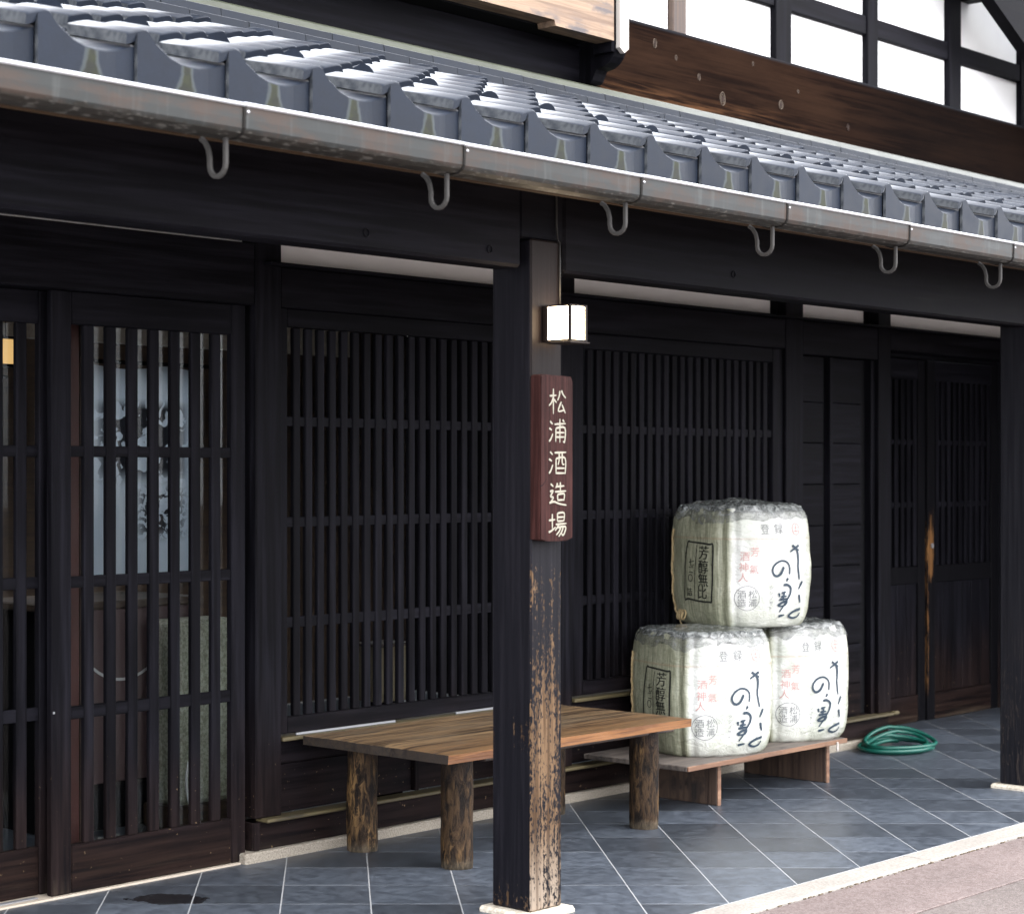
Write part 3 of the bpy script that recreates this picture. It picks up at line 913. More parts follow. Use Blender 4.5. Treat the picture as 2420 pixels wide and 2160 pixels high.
for (a, b, y) in ((10.045, 10.955, 5.885), (10.950, 11.86, 5.868)):
    lf = bx('leaf', M['worn'], rec, a + 0.092, b - 0.092, y + 0.001, y + 0.024, 0.836, 0.940, 0.003)
    for (p, q) in ((a, a + 0.09), (b - 0.09, b)):
        bx('stile', M['worn'], lf, p, q, y, y + 0.028, 0.002, 2.187, 0.003)
    bx('bottom_rail', M['doorX'], lf, a + 0.091, b - 0.091, y + 0.001, y + 0.024, 0.002, 0.163, 0.003)
    bx('top_rail', M['woodX'], lf, a + 0.091, b - 0.091, y + 0.001, y + 0.024, 2.064, 2.187, 0.003)
    for z0, z1 in ((1.673, 1.703), (1.295, 1.327)):
        bx('cross_rail', M['woodX'], lf, a + 0.091, b - 0.091, y + 0.008, y + 0.020, z0, z1, 0.002)
    nn = 10
    for k in range(nn):
        inst('slat', NS, lf, (a + 0.125 + k * (0.91 - 0.25) / (nn - 1), y + 0.002, 0.9415))
    pw = (b - a - 0.184) / 6
    for k in range(6):
        bx('panel_board', M['woodZ'], lf, a + 0.0925 + pw * k, a + 0.0925 + pw * (k + 1) - 0.003, y + 0.010, y + 0.022, 0.1635, 0.8355, 0.003)
    bx('backing_panel', M['black'], lf, a + 0.092, b - 0.092, y + 0.023, y + 0.03, 0.9405, 2.0635, 0.001)
bm = bmesh.new(); tube(bm, [(10.998, 5.86, 1.06), (10.998, 5.867, 1.06)], 0.015, 12)
lk = part('lock', bm, M['metal'], rec)
bx('light_stop_panel', M['black'], rec, 9.9655, 13.2, 5.925, 5.95, 0.0005, 2.60, 0.001)  # unseen panel added to stop sky light leaking in behind the doors
for nm, mt, a in (('reveal_panel', 'woodZ', (9.9655, 10.043, 5.88, 5.92, 0.0, 2.3)), ('reveal_panel', 'woodZ', (11.863, 13.2, 5.862, 5.92, 0.0, 2.3)),
                  ('reveal_panel', 'woodX', (10.044, 11.862, 5.88, 5.92, 2.19, 2.6))):
    bx(nm, M[mt], rec, *a)

# ------------------------------------------------------------------ porch posts and beam
def post(label, x0, x1, y0, y1, top, mat):
    t = thing('timber_post', label, 'post', ((x0 + x1) / 2, (y0 + y1) / 2, 0), 'posts carrying the porch beam')
    bx('post_shaft', M[mat], t, x0, x1, y0, y1, 0.0205, top, 0.006)
    bx('base_stone', M['pad'], t, x0 - 0.035, x1 + 0.035, y0 - 0.035, y1 + 0.035, -0.04, 0.020, 0.010)
    return t
post('black post with peeling paint carrying the maroon sign and lit lamp', 5.128, 5.294, 4.200, 4.373, 2.292, 'post')
post('plain black post at the right edge, on a pale base stone', 8.857, 9.023, 4.200, 4.373, 2.292, 'post_plain')
beam = thing('porch_beam', 'heavy black-brown beam running under the tiled eave on the posts', 'beam', (7, 4.46, 2.2))
for a, b in ((1.2, 5.096), (5.326, 8.825), (9.055, 13.4)):
    bx('beam_timber', M['woodX'], beam, a, b, 4.215, 4.328, 2.192, 2.565, 0.010)
bx('beam_block', M['woodX'], beam, 5.0965, 5.3255, 4.2185, 4.324, 2.2925, 2.563, 0.006)
bx('beam_block', M['woodX'], beam, 8.8255, 9.0545, 4.2185, 4.324, 2.2925, 2.563, 0.006)
for px_, pz_ in ((4.345, 2.244), (4.93, 2.240), (6.36, 2.26)):
    bm = bmesh.new()
    tube(bm, [(px_ + 0.012 * math.cos(a * 0.5236), 4.2135, pz_ + 0.012 * math.sin(a * 0.5236)) for a in range(13)], 0.0022, 6, False)
    part('peg_ring', bm, M['woodZ'], beam, True)

# ------------------------------------------------------------------ lamp and sign on the post
lamp = thing('wall_lamp', 'lit square white lantern lamp fixed to the post above the maroon sign', 'lamp', (5.22, 4.2, 1.94))
lx0, lx1, ly0, ly1, lz0, lz1 = 5.184, 5.277, 4.077, 4.186, 1.945, 2.068
bx('back_plate', M['lamp_frame'], lamp, 5.188, 5.273, 4.187, 4.1995, 1.945, 2.068, 0.002)
t_ = 0.011
for (a, b) in ((lx0, ly0), (lx1 - t_, ly0), (lx0, ly1 - t_), (lx1 - t_, ly1 - t_)):
    bx('frame_bar', M['lamp_frame'], lamp, a, a + t_, b, b + t_, lz0, lz1, 0.001)
for z in (lz0, lz1 - 0.006):
    bx('frame_bar', M['lamp_frame'], lamp, lx0 + t_, lx1 - t_, ly0 + 0.001, ly0 + t_ - 0.001, z, z + 0.006, 0.0005)
    for xx in (lx0, lx1 - t_):
        bx('frame_bar', M['lamp_frame'], lamp, xx + 0.001, xx + t_ - 0.001, ly0 + t_, ly1 - t_, z, z + 0.006, 0.0005)
bx('lamp_glass', M['lamp_glow'], lamp, lx0 + 0.003, lx1 - 0.003, ly0 + 0.003, ly1 - 0.004, lz0 + 0.004, lz1 - 0.004, 0.001)
bx('base_plate', M['lamp_frame'], lamp, lx0 - 0.003, lx1 + 0.010, ly0 - 0.003, ly1 - 0.01, lz0 - 0.007, lz0 - 0.001, 0.001)
bm = bmesh.new(); tube(bm, [(5.279, 4.2115, 2.56), (5.279, 4.2115, 2.36), (5.278, 4.206, 2.298), (5.278, 4.1955, 2.288), (5.278, 4.1955, 2.075)], 0.0035, 6)
part('power_cable', bm, M['cable'], lamp, True)

sign = thing('name_sign', 'maroon wooden sign board with five cream carved characters hung on the post', 'sign', (5.21, 4.17, 1.27))
sx0, sx1, sy0, sz0, sz1 = 5.123, 5.301, 4.157, 1.2746, 1.833
bm = bmesh.new()
out = [(sx0, sz0 + 0.004), (sx0 + 0.03, sz0 - 0.002), (sx0 + 0.10, sz0 - 0.004), (sx1 - 0.03, sz0 - 0.003), (sx1, sz0 + 0.006), (sx1 + 0.001, sz1 - 0.02), (sx1 - 0.008, sz1 - 0.003), (sx0 + 0.02, sz1 + 0.001), (sx0 + 0.003, sz1 - 0.004)]
prism(bm, out, sy0, 4.1995, 'Y')
bmesh.ops.bevel(bm, geom=[e for e in bm.edges if abs(e.verts[0].co.y - e.verts[1].co.y) < 1e-6 and e.verts[0].co.y < 4.17], offset=0.004, segments=2, affect='EDGES')
board = part('sign_board', bm, M['sign'], sign)
bm = bmesh.new()
ribbon(bm, smooth_line([(5.1232, 1.457), (5.139, 1.463), (5.156, 1.482)]), (0.004, 0.001), lambda a, b: (a, sy0 - 0.0006, b))
part('crack', bm, M['black'], sign)
CH = {
 '松': [[(8, 30), (45, 27)], [(28, 3), (28, 96)], [(27, 35), (19, 52), (4, 66)], [(31, 42), (45, 54)], [(63, 10), (60, 28), (50, 46)], [(72, 8), (80, 22), (96, 36)], [(71, 50), (54, 84), (88, 80)], [(74, 60), (93, 92)]],
 '浦': [[(10, 10), (24, 22)], [(5, 38), (20, 46)], [(4, 92), (14, 82), (25, 60)], [(34, 22), (96, 18)], [(63, 0), (63, 97)], [(78, 3), (88, 12)], [(41, 38), (40, 94)], [(41, 38), (90, 36), (89, 92), (80, 90)], [(41, 56), (88, 55)], [(41, 74), (88, 73)]],
 '酒': [[(10, 6), (24, 18)], [(4, 36), (20, 44)], [(4, 94), (14, 82), (25, 58)], [(34, 10), (98, 8)], [(42, 34), (42, 97)], [(42, 34), (92, 32), (92, 97)], [(42, 93), (92, 93)], [(44, 73), (90, 73)], [(59, 10), (58, 40), (52, 60)], [(75, 10), (76, 54), (88, 56)]],
 '造': [[(50, 3), (47, 14), (40, 24)], [(44, 18), (88, 15)], [(66, 0), (66, 38)], [(36, 39), (98, 36)], [(50, 50), (52, 76)], [(50, 50), (87, 48), (84, 76)], [(52, 73), (84, 72)], [(12, 6), (27, 18)], [(8, 38), (25, 35), (11, 58), (27, 62), (6, 86)], [(5, 84), (30, 79), (60, 88), (99, 94)]],
 '場': [[(4, 32), (38, 29)], [(22, 6), (22, 70)], [(2, 80), (18, 74), (40, 60)], [(50, 4), (50, 37)], [(50, 4), (86, 3), (85, 37)], [(50, 20), (85, 19)], [(50, 36), (85, 35)], [(40, 49), (99, 46)], [(56, 50), (48, 62), (36, 74)], [(50, 62), (93, 59), (88, 84), (78, 94), (72, 86)], [(66, 63), (58, 78), (42, 92)], [(80, 62), (72, 80), (55, 99)]],
}
ctr = [1.743, 1.643, 1.537, 1.429, 1.327]
for (chx, st), zc in zip(CH.items(), ctr):
    bm = bmesh.new()
    sc_ = 0.083 if chx != '松' else 0.092
    for i, s in enumerate(st):
        pts = smooth_line([((a - 50) / 100 * 0.098, -(b - 50) / 100 * sc_) for a, b in s], 4)
        xo = 5.214
        yy = sy0 - 0.0012 - 0.00012 * i
        ribbon(bm, pts, (0.0080, 0.0052), lambda a, b, yy=yy, xo=xo, zc=zc: (xo + a, yy, zc + b))
    part('carved_character', bm, M['cream'], sign)

# ------------------------------------------------------------------ porch roof
SL = math.atan(0.355); cs, sn = math.cos(SL), math.sin(SL)
PITCH = 0.3113; X0 = 3.123; Y0 = 3.872; Z0 = 2.546; DY = 0.26
roof = thing('tiled_eave_roof', 'grey-silver clay tile eave roof above the porch with hanging scalloped edge tiles', 'roof', (7, 3.9, 2.5))
PT = [(0.0, 0.040), (0.015, 0.0455), (0.035, 0.052), (0.055, 0.0575), (0.066, 0.0585), (0.074, 0.055), (0.087, 0.040), (0.100, 0.0285), (0.118, 0.0185), (0.145, 0.003), (0.180, -0.0075), (0.215, -0.0105), (0.250, -0.008), (0.285, -0.001), (0.315, 0.008), (0.345, 0.018)]
def roof_tile_mesh(name, apron, L=0.335, th=0.019):
    bm = bmesh.new()
    nn = len(PT)
    def tilt(y): return 0.022 * (1 - y / 0.276)
    ys = [0.0, 0.006, L]
    top = []
    for k, y in enumerate(ys):
        dz = tilt(y) - (0.004 if k == 0 else 0.0)
        tn = (sn / cs) if (apron and k < 2) else 0.0      # keep the hanging front in one upright plane
        rk = [(0.0135 * min(1.0, max(0.0, (x_ - 0.22) / 0.07)) if (apron and k < 2) else 0.0) for x_, z_ in PT]
        top.append([bm.verts.new((x_, y + tn * (z_ + dz) + r_ * cs, z_ + dz - r_ * sn)) for (x_, z_), r_ in zip(PT, rk)])
    bot = [[bm.verts.new((x_, y + (z_ * sn / cs + (0.006 if x_ > 0.034 else 0.0) + 0.0135 * min(1.0, max(0.0, (x_ - 0.22) / 0.07)) if apron and y == 0.0 else 0.0), (max(z_ - th, -0.028) if x_ > 0.07 else z_ - 0.027) + tilt(y))) for x_, z_ in PT] for y in (ys[0], ys[2])]
    for a, b in zip(top, top[1:]):
        for i in range(nn - 1):
            bm.faces.new((a[i], a[i + 1], b[i + 1], b[i]))
    for i in range(nn - 1):
        bm.faces.new((bot[0][i + 1], bot[0][i], bot[1][i], bot[1][i + 1]))
        if not apron:
            bm.faces.new((top[0][i + 1], top[0][i], bot[0][i], bot[0][i + 1]))
        bm.faces.new((top[2][i], top[2][i + 1], bot[1][i + 1], bot[1][i]))
    for i in (0, nn - 1):
        try: bm.faces.new((top[0][i], top[1][i], top[2][i], bot[1][i], bot[0][i]))
        except ValueError: pass
    if apron:
        # hanging front, vertical in the world: local down = (0, -sn, -cs)
        def drop(v, h, back=0.0):
            return (v[0], v[1] - sn * h + back * cs, v[2] - cs * h - back * sn)
        base_h = [(z_ + tilt(0) - 0.004) for x_, z_ in PT]
        H = 0.098
        xs_ = [p[0] for p in PT]
        rec_ = [0.0 if x_ < 0.22 else 0.0135 * min(1.0, (x_ - 0.22) / 0.07) for x_ in xs_]
        fr = [bm.verts.new(drop((x_, h * sn / cs, h), h / cs + H, rc)) for x_, h, rc in zip(xs_, base_h, rec_)]
        bk0 = [bm.verts.new(drop((x_, h * sn / cs, h), 0.027, rc + 0.012)) for x_, h, rc in zip(xs_, base_h, rec_)]
        bk = [bm.verts.new(drop((x_, h * sn / cs, h), h / cs + H, rc + 0.012)) for x_, h, rc in zip(xs_, base_h, rec_)]
        i0 = 2
        for i in range(nn - 1):
            if i < i0:      # the lip of the roll alone, over the neighbour's hanging front
                bm.faces.new((top[0][i + 1], top[0][i], bot[0][i], bot[0][i + 1]))
                continue
            bm.faces.new((top[0][i + 1], top[0][i], fr[i], fr[i + 1]))
            bm.faces.new((fr[i + 1], fr[i], bk[i], bk[i + 1]))
            bm.faces.new((bk0[i], bk0[i + 1], bk[i + 1], bk[i]))
        bm.faces.new((top[0][i0], bk0[i0], bk[i0], fr[i0]))
        bm.faces.new((top[0][-1], fr[-1], bk[-1], bk0[-1]))
        for lst in (fr, bk0, bk):
            for v in lst[:i0]:
                bm.verts.remove(v)
    me = to_mesh(name, bm, M['tile'])
    for p in me.polygons:
        p.use_smooth = p.normal.z > 0.4 and abs(p.normal.x) < 0.9
    return me
EAVE = roof_tile_mesh('eave_tile', True)
RTILE = roof_tile_mesh('roof_tile', False)
bm = bmesh.new()
pr_ = [(0.066 * math.cos(a), 0.004 + 0.064 * math.sin(a)) for a in [i * math.pi / 10 for i in range(11)]]
a_ = [bm.verts.new((0.135 + u, 0.0, v)) for u, v in pr_]
b_ = [bm.verts.new((0.135 + u * 0.85, 0.05, 0.004 + (v - 0.004) * 0.6)) for u, v in pr_]
bm.faces.new(a_); bm.faces.new(b_[::-1])
for i in range(len(a_)):
    j = (i + 1) % len(a_)
    bm.faces.new((a_[i], a_[j], b_[j], b_[i]))
GUARD = to_mesh('snow_guard', bm, M['guard'])
for c in range(-5, 31):
    xx = X0 + PITCH * c
    for rw in range(7):
        if rw == 0:
            inst('eave_tile', EAVE, roof, (xx, Y0 + random.uniform(-0.001, 0.002), Z0 + random.uniform(-0.001, 0.001)), (SL, 0, 0))
        else:
            inst('roof_tile', RTILE, roof, (xx + random.uniform(-0.002, 0.002), Y0 + DY * rw + random.uniform(-0.003, 0.003), Z0 + DY * rw * 0.355), (SL + random.uniform(-0.003, 0.003), random.uniform(-0.004, 0.004), 0))
        if rw == 2:
            off = 0.004
            inst('snow_guard', GUARD, roof, (xx, Y0 + DY * rw + off * cs, Z0 + DY * rw * 0.355 + off * sn + 0.016), (SL, 0, 0))
# flat ridge courses against the upper wall
def ridge_mesh(w):
    bm = bmesh.new()
    prism(bm, [(0, 0.0), (0.004, 0.030), (0.02, 0.036), (0.30, 0.075), (0.30, 0.045), (0.03, 0.0)], 0, w, 'X')
    return to_mesh('ridge_tile', bm, M['tile_flat'])
RM = ridge_mesh(0.2935)
for cz, (yy, zz, ph) in enumerate(((5.452, 3.142, 0.0), (5.495, 3.186, 0.15), (5.545, 3.230, 0.05))):
    for k in range(36):
        inst('ridge_tile', RM, roof, (2.2 + ph + k * 0.298, yy + random.uniform(-0.0015, 0.0015), zz + random.uniform(-0.001, 0.001)))
bm = bmesh.new()
prism(bm, [(5.60, 3.268), (5.60, 3.298), (5.615, 3.308), (5.752, 3.345), (5.752, 3.262), (5.64, 3.262)], 2.0, 13.2, 'X')
part('flashing', bm, M['flash'], roof)
bm = bmesh.new()
prism(bm, [(3.925, 2.475), (3.925, 2.505), (5.70, 3.135), (5.70, 3.105)], 2.0, 13.2, 'X')
part('roof_deck', bm, M['soffit'], roof)
bx('fascia_board', M['fascia'], roof, 2.0, 13.2, 3.900, 3.924, 2.385, 2.500, 0.003)
RAFT = to_mesh('rafter', prism(bmesh.new(), [(3.926, 2.425), (3.926, 2.474), (5.55, 3.05), (5.55, 3.00)], -0.025, 0.025, 'X'), M['soffit'])
for k in range(24):
    inst('rafter', RAFT, roof, (2.3 + k * 0.455, 0, 0))

# ------------------------------------------------------------------ rain gutter
gut = thing('rain_gutter', 'long weathered metal rain gutter along the tile edge with bright top lip and hooks', 'gutter', (7, 3.8, 2.35))
gp = [(3.726, 2.446), (3.7262, 2.410), (3.7275, 2.388), (3.734, 2.376), (3.752, 2.368), (3.800, 2.366), (3.822, 2.374), (3.836, 2.40), (3.840, 2.44)]
gi = [(y + (0.0025 if y < 3.78 else -0.0025), z + (0.0025 if 3.74 < y < 3.83 else 0.0)) for y, z in gp][::-1]
JX = [3.39 + 0.8555 * k for k in range(-2, 12)]
for k, (a, b) in enumerate(zip(JX, JX[1:])):
    bm = bmesh.new()
    dz = random.uniform(-0.0012, 0.0012)
    prism(bm, [(y, z + dz) for y, z in gp + gi], a + 0.003, b - 0.003, 'X')
    part('gutter_section', bm, M['gutter'], gut)
    bm = bmesh.new(); tube(bm, [(a, 3.725, 2.4485 + dz), (b, 3.725, 2.4485 + dz)], 0.0058, 8)
    part('rolled_lip', bm, M['lip'], gut, True)
for a in JX[1:-1]:
    bm = bmesh.new()
    prism(bm, [(y + (-0.003 if y < 3.78 else 0.003), z - (0.003 if 3.735 < y < 3.83 else 0)) for y, z in gp] + gi, a - 0.004, a + 0.005, 'X')
    part('joint_strap', bm, M['strap'], gut)
    bm = bmesh.new(); tube(bm, [(a + 0.013, 3.728, 2.430), (a + 0.013, 3.722, 2.430)], 0.004, 8)
    part('rivet', bm, M['lip'], gut, True)
    hx = a - 0.022
    path = [0, 0, (3.868, 2.374), (3.853, 2.364), (3.840, 2.345), (3.834, 2.32)]
    for i in range(9):
        an = math.pi * i / 8
        path.append((3.803 + 0.031 * math.cos(an), 2.300 - 0.031 * math.sin(an)))
    path += [(3.772, 2.31), (3.772, 2.366)]
    path = path[2:]
    bm = bmesh.new()
    # flat strap bent on edge
    hw, ht = 0.006, 0.0065
    rings = []
    for i, (y, z) in enumerate(path):
        y0_, z0_ = path[max(i - 1, 0)]; y1_, z1_ = path[min(i + 1, len(path) - 1)]
        ty, tz = y1_ - y0_, z1_ - z0_
        l = math.hypot(ty, tz); ty, tz = ty / l, tz / l
        ny_, nz_ = -tz, ty
        rings.append([bm.verts.new((hx + sx * hw, y + ny_ * s2 * ht, z + nz_ * s2 * ht)) for sx, s2 in ((-1, -0.6), (-0.6, -1), (0.6, -1), (1, -0.6), (1, 0.6), (0.6, 1), (-0.6, 1), (-1, 0.6))])
    for r0, r1 in zip(rings, rings[1:]):
        for i in range(8):
            bm.faces.new((r0[i], r0[(i + 1) % 8], r1[(i + 1) % 8], r1[i]))
    bm.faces.new(rings[0]); bm.faces.new(rings[-1][::-1])
    part('gutter_hook', bm, M['hook'], gut)

# ------------------------------------------------------------------ upper storey
up = thing('upper_wall', 'white plaster half-timbered upper wall with dark posts on a knotty brown beam', 'wall', (9, 5.75, 3.3))
bx('sill_beam', M['beam_brown'], up, 2.0, 13.2, 5.75, 5.90, 3.262, 3.722, 0.006)
zt = 4.52
pxs = [(5.2, 5.33), (6.25, 6.36), (7.22, 7.335), (8.168, 8.284), (9.110, 9.268), (10.068, 10.188), (11.030, 11.182), (11.98, 12.10), (12.95, 13.07)]
for i, (a, b) in enumerate(pxs):
    bx('upper_post', M['stand_leg'] if i == 3 else M['woodZ'], up, a, b, 5.768, 5.90, 3.7225, zt, 0.005)
prev = 2.0
for a, b in pxs:
    bx('plaster_panel', M['plaster'], up, prev + 0.002, a - 0.002, 5.80, 5.88, 3.7225, 4.009, 0.004)
    bx('tie_rail', M['woodX'], up, prev + 0.001, a - 0.001, 5.776, 5.88, 4.0095, 4.118, 0.005)
    bx('plaster_panel', M['plaster'], up, prev + 0.002, a - 0.002, 5.80, 5.88, 4.1185, zt, 0.004)
    prev = b
for kx, kz, kr in ((7.985, 3.632, 0.020), (8.165, 3.588, 0.013), (8.365, 3.520, 0.017), (8.577, 3.437, 0.030), (9.13, 3.480, 0.026), (9.30, 3.575, 0.012), (9.82, 3.445, 0.020), (8.86, 3.66, 0.011)):
    bm = bmesh.new()
    e = random.uniform(1.2, 1.7)
    for rr, ww in ((kr, 0.004), (kr * 0.66, 0.003)):
        tube(bm, [(kx + rr * 0.75 * math.cos(a * 0.5236) * random.uniform(0.9, 1.1), 5.7495, kz + rr * e * 0.7 * math.sin(a * 0.5236)) for a in range(13)], 0.7 * ww * kr / 0.03, 6, False)
    ko = part('knot', bm, M['knot'] if kx < 9.6 else M['knot_core'], up, True)
    bm = bmesh.new()
    pts = [(kx + kr * 0.4 * math.cos(a * 0.6283), kz + kr * 0.5 * math.sin(a * 0.6283)) for a in range(10)]
    prism(bm, pts, 5.748, 5.7505, 'Y')
    part('knot_core', bm, M['knot_core'], ko)

bay = thing('bay_window_base', 'bleached tan sill beam of a projecting upper bay with black curved bracket', 'bay window', (6.5, 5.6, 3.4))
bm = bmesh.new()
prism(bm, [(3.2, 3.528), (6.880, 3.528), (6.888, 3.503), (7.318, 3.503), (7.318, 3.80), (3.2, 3.80)], 5.50, 5.60, 'Y')
part('sill_beam', bm, M['tan'], bay)
bx('soffit_board', M['black'], bay, 3.2, 7.318, 5.601, 5.748, 3.52, 3.54, 0.002)
bx('bay_shade_board', M['woodX'], bay, 3.0, 7.36, 5.722, 5.749, 3.335, 3.5195, 0.003)  # dark board over the brown beam, stands in for shade under the bay
bx('dark_strip', M['woodZ'], bay, 7.3185, 7.343, 5.512, 5.62, 3.455, 3.82, 0.003)
bm = bmesh.new()
prism(bm, [(7.345, 3.475), (7.379, 3.452), (7.413, 3.475), (7.413, 3.83), (7.345, 3.83)], 5.485, 5.508, 'Y')
part('corner_board', bm, M['pale'], bay)
pf = [(5.509, 3.70), (5.509, 3.474), (5.525, 3.440), (5.548, 3.415), (5.580, 3.398), (5.620, 3.392), (5.630, 3.376), (5.645, 3.345), (5.662, 3.332), (5.680, 3.336), (5.695, 3.326), (5.748, 3.326), (5.748, 3.70)]
bm = bmesh.new(); prism(bm, pf, 7.3435, 7.428, 'X'); part('bracket', bm, M['woodZ'], bay)
bx('rail_end', M['stand'], bay, 7.455, 7.535, 5.66, 5.765, 3.62, 3.75, 0.006)
bx('rail_end', M['woodX'], bay, 7.450, 7.54, 5.65, 5.765, 3.585, 3.617, 0.006)
bx('rail_end', M['pale'], bay, 7.455, 7.53, 5.66, 5.748, 3.50, 3.582, 0.004)

gab = thing('gable_bargeboard', 'dark sloping gable board crossing the top right corner over the white panels', 'roof', (11.5, 5.5, 4.2))
bm = bmesh.new()
prism(bm, [(10.3, 4.655), (12.6, 3.505), (12.9, 3.6), (12.9, 3.75), (10.42, 4.95)], 5.46, 5.54, 'Y')
part('bargeboard', bm, M['woodX'], gab)
bm = bmesh.new()
prism(bm, [(10.5, 5.06), (12.9, 3.86), (12.9, 3.93), (10.5, 5.13)], 5.541, 5.80, 'Y')
part('gable_soffit', bm, M['woodX'], gab)
bx('purlin_end', M['woodY'], gab, 11.22, 11.34, 5.56, 5.80, 4.40, 4.50, 0.004)

# ------------------------------------------------------------------ bench
bench = thing('plank_bench', 'long weathered plank bench on four short log legs beside the sign post', 'bench', (6.2, 5.2, 0))
bm = bmesh.new()
ox = 5.345
NX, NY = 26, 10
def btop(i, j):
    x_ = ox + 1.535 * i / NX; y_ = 4.765 + 0.765 * j / NY
    return x_, y_
topv = {}; botv = {}
for i in range(NX + 1):
    for j in range(NY + 1):
        x_, y_ = btop(i, j)
        wv = 0.0025 * noise.noise(Vector((x_ * 1.2, y_ * 22, 0))) + 0.003 * noise.noise(Vector((x_ * 2, y_ * 3, 4)))
        jit = 0.004 * noise.noise(Vector((x_ * 9, y_ * 9, 8))) if (i in (0, NX) or j in (0, NY)) else 0
        edge = 0.004 if (i in (0, NX) or j in (0, NY)) else 0
        topv[i, j] = bm.verts.new((x_ + (jit if i in (0, NX) else 0), y_ + (jit if j in (0, NY) else 0), 0.474 + wv - edge))
        botv[i, j] = bm.verts.new((x_ + (jit if i in (0, NX) else 0), y_ + 0.004 * (j == 0), 0.436))
for i in range(NX):
    for j in range(NY):
        bm.faces.new((topv[i, j], topv[i + 1, j], topv[i + 1, j + 1], topv[i, j + 1]))
        bm.faces.new((botv[i, j], botv[i, j + 1], botv[i + 1, j + 1], botv[i + 1, j]))
for i in range(NX):
    for j in (0, NY):
        bm.faces.new((topv[i, j], topv[i + 1, j], botv[i + 1, j], botv[i, j]))
for j in range(NY):
    for i in (0, NX):
        bm.faces.new((topv[i, j], topv[i, j + 1], botv[i, j + 1], botv[i, j]))
part('seat_plank', bm, M['bench'], bench)
for lx, ly in ((5.602, 4.952), (5.59, 5.445), (6.79, 4.945), (6.79, 5.445)):
    bm = bmesh.new()
    rings = []
    K = 18
    for q in range(13):
        z = 0.0005 + 0.4345 * q / 12
        ring = []
        for k in range(K):
            an = 2 * math.pi * k / K
            rr = 0.0605 + 0.005 * noise.noise(Vector((math.cos(an) * 1.6 + lx * 3, math.sin(an) * 1.6 + ly * 5, z * 5))) + 0.0022 * noise.noise(Vector((math.cos(an) * 6 + lx * 9, math.sin(an) * 6, z * 26)))
            rr *= 1.03 - 0.06 * z
            if q == 0: rr *= 0.975
            ring.append(bm.verts.new((lx + rr * math.cos(an), ly + rr * math.sin(an), z)))
        rings.append(ring)
    for a, b in zip(rings, rings[1:]):
        for k in range(K):
            bm.faces.new((a[k], a[(k + 1) % K], b[(k + 1) % K], b[k]))
    bm.faces.new(rings[0][::-1]); bm.faces.new(rings[-1])
    part('leg', bm, M['log'], bench, True)
bx('cross_batten', M['stand_leg'], bench, 5.70, 6.94, 4.895, 4.935, 0.398, 0.4355, 0.004)
bx('cross_batten', M['stand_leg'], bench, 5.66, 6.72, 5.42, 5.46, 0.398, 0.4355, 0.004)

# ------------------------------------------------------------------ low stand
st = thing('barrel_stand', 'low brown plank stand under the three white barrels', 'stand', (7.8, 5.2, 0))
bx('top_plank', M['stand'], st, 7.13, 8.46, 4.965, 5.245, 0.196, 0.219, 0.003)
bx('top_plank', M['stand'], st, 7.135, 8.45, 5.249, 5.535, 0.196, 0.2185, 0.003)
bx('front_edge', M['raw_edge'], st, 7.131, 8.461, 4.957, 4.9645, 0.1965, 0.2185, 0.002)
for a in (7.478, 8.405):
    bx('leg_board', M['stand_leg'], st, a - 0.014, a + 0.014, 5.035, 5.50, 0.0005, 0.1955, 0.003)
bx('leg_edge', M['raw_edge'], st, 7.465, 7.491, 5.029, 5.0345, 0.0005, 0.1955, 0.001)
bx('leg_edge', M['raw_edge'], st, 8.392, 8.418, 5.029, 5.0345, 0.0005, 0.1955, 0.001)
bx('under_batten', M['raw_edge'], st, 7.492, 7.78, 4.99, 5.01, 0.184, 0.1955, 0.002)
bx('stretcher', M['stand'], st, 7.493, 8.39, 5.30, 5.32, 0.11, 0.19, 0.003)
bx('clip', M['pale'], st, 8.352, 8.365, 4.945, 4.9565, 0.165, 0.21, 0.004)

# ------------------------------------------------------------------ sake barrels
BP = [(0.0, .85), (.012, .89), (.035, .935), (.07, .968), (.14, .996), (.28, 1.016), (.42, 1.0), (.50, .968), (.535, .925), (.556, .865)]
def bprof(z):
    z = max(0.0, min(.556, z))
    for (z0, f0), (z1, f1) in zip(BP, BP[1:]):
        if z <= z1:
            return f0 + (f1 - f0) * (z - z0) / (z1 - z0)
    return .865
def brad(ph, z, seed, amp=1.0):
    c, s = abs(math.cos(ph)), abs(math.sin(ph))
    r = .277 / (c ** 3.3 + s ** 3.3) ** (1 / 3.3) * bprof(z)
    dd = ((math.degrees(ph) + 45) % 90) - 0
    dd = min(dd, 90 - dd)
    r += 0.010 * math.exp(-(dd / 2.2) ** 2) - 0.008 * math.exp(-((dd - 5.5) / 2.4) ** 2)
    p = Vector((math.sin(ph) * 0.3, -math.cos(ph) * 0.3, z)) + Vector((seed * 7.1, seed * 3.3, 0))
    r += amp * (0.0055 * noise.noise(p * 6) + 0.0028 * noise.noise(p * 17))
    edge = max(0.0, 1 - min(z, .556 - z) / 0.10)
    r += amp * edge * 0.006 * noise.noise(p * 24)
    return r
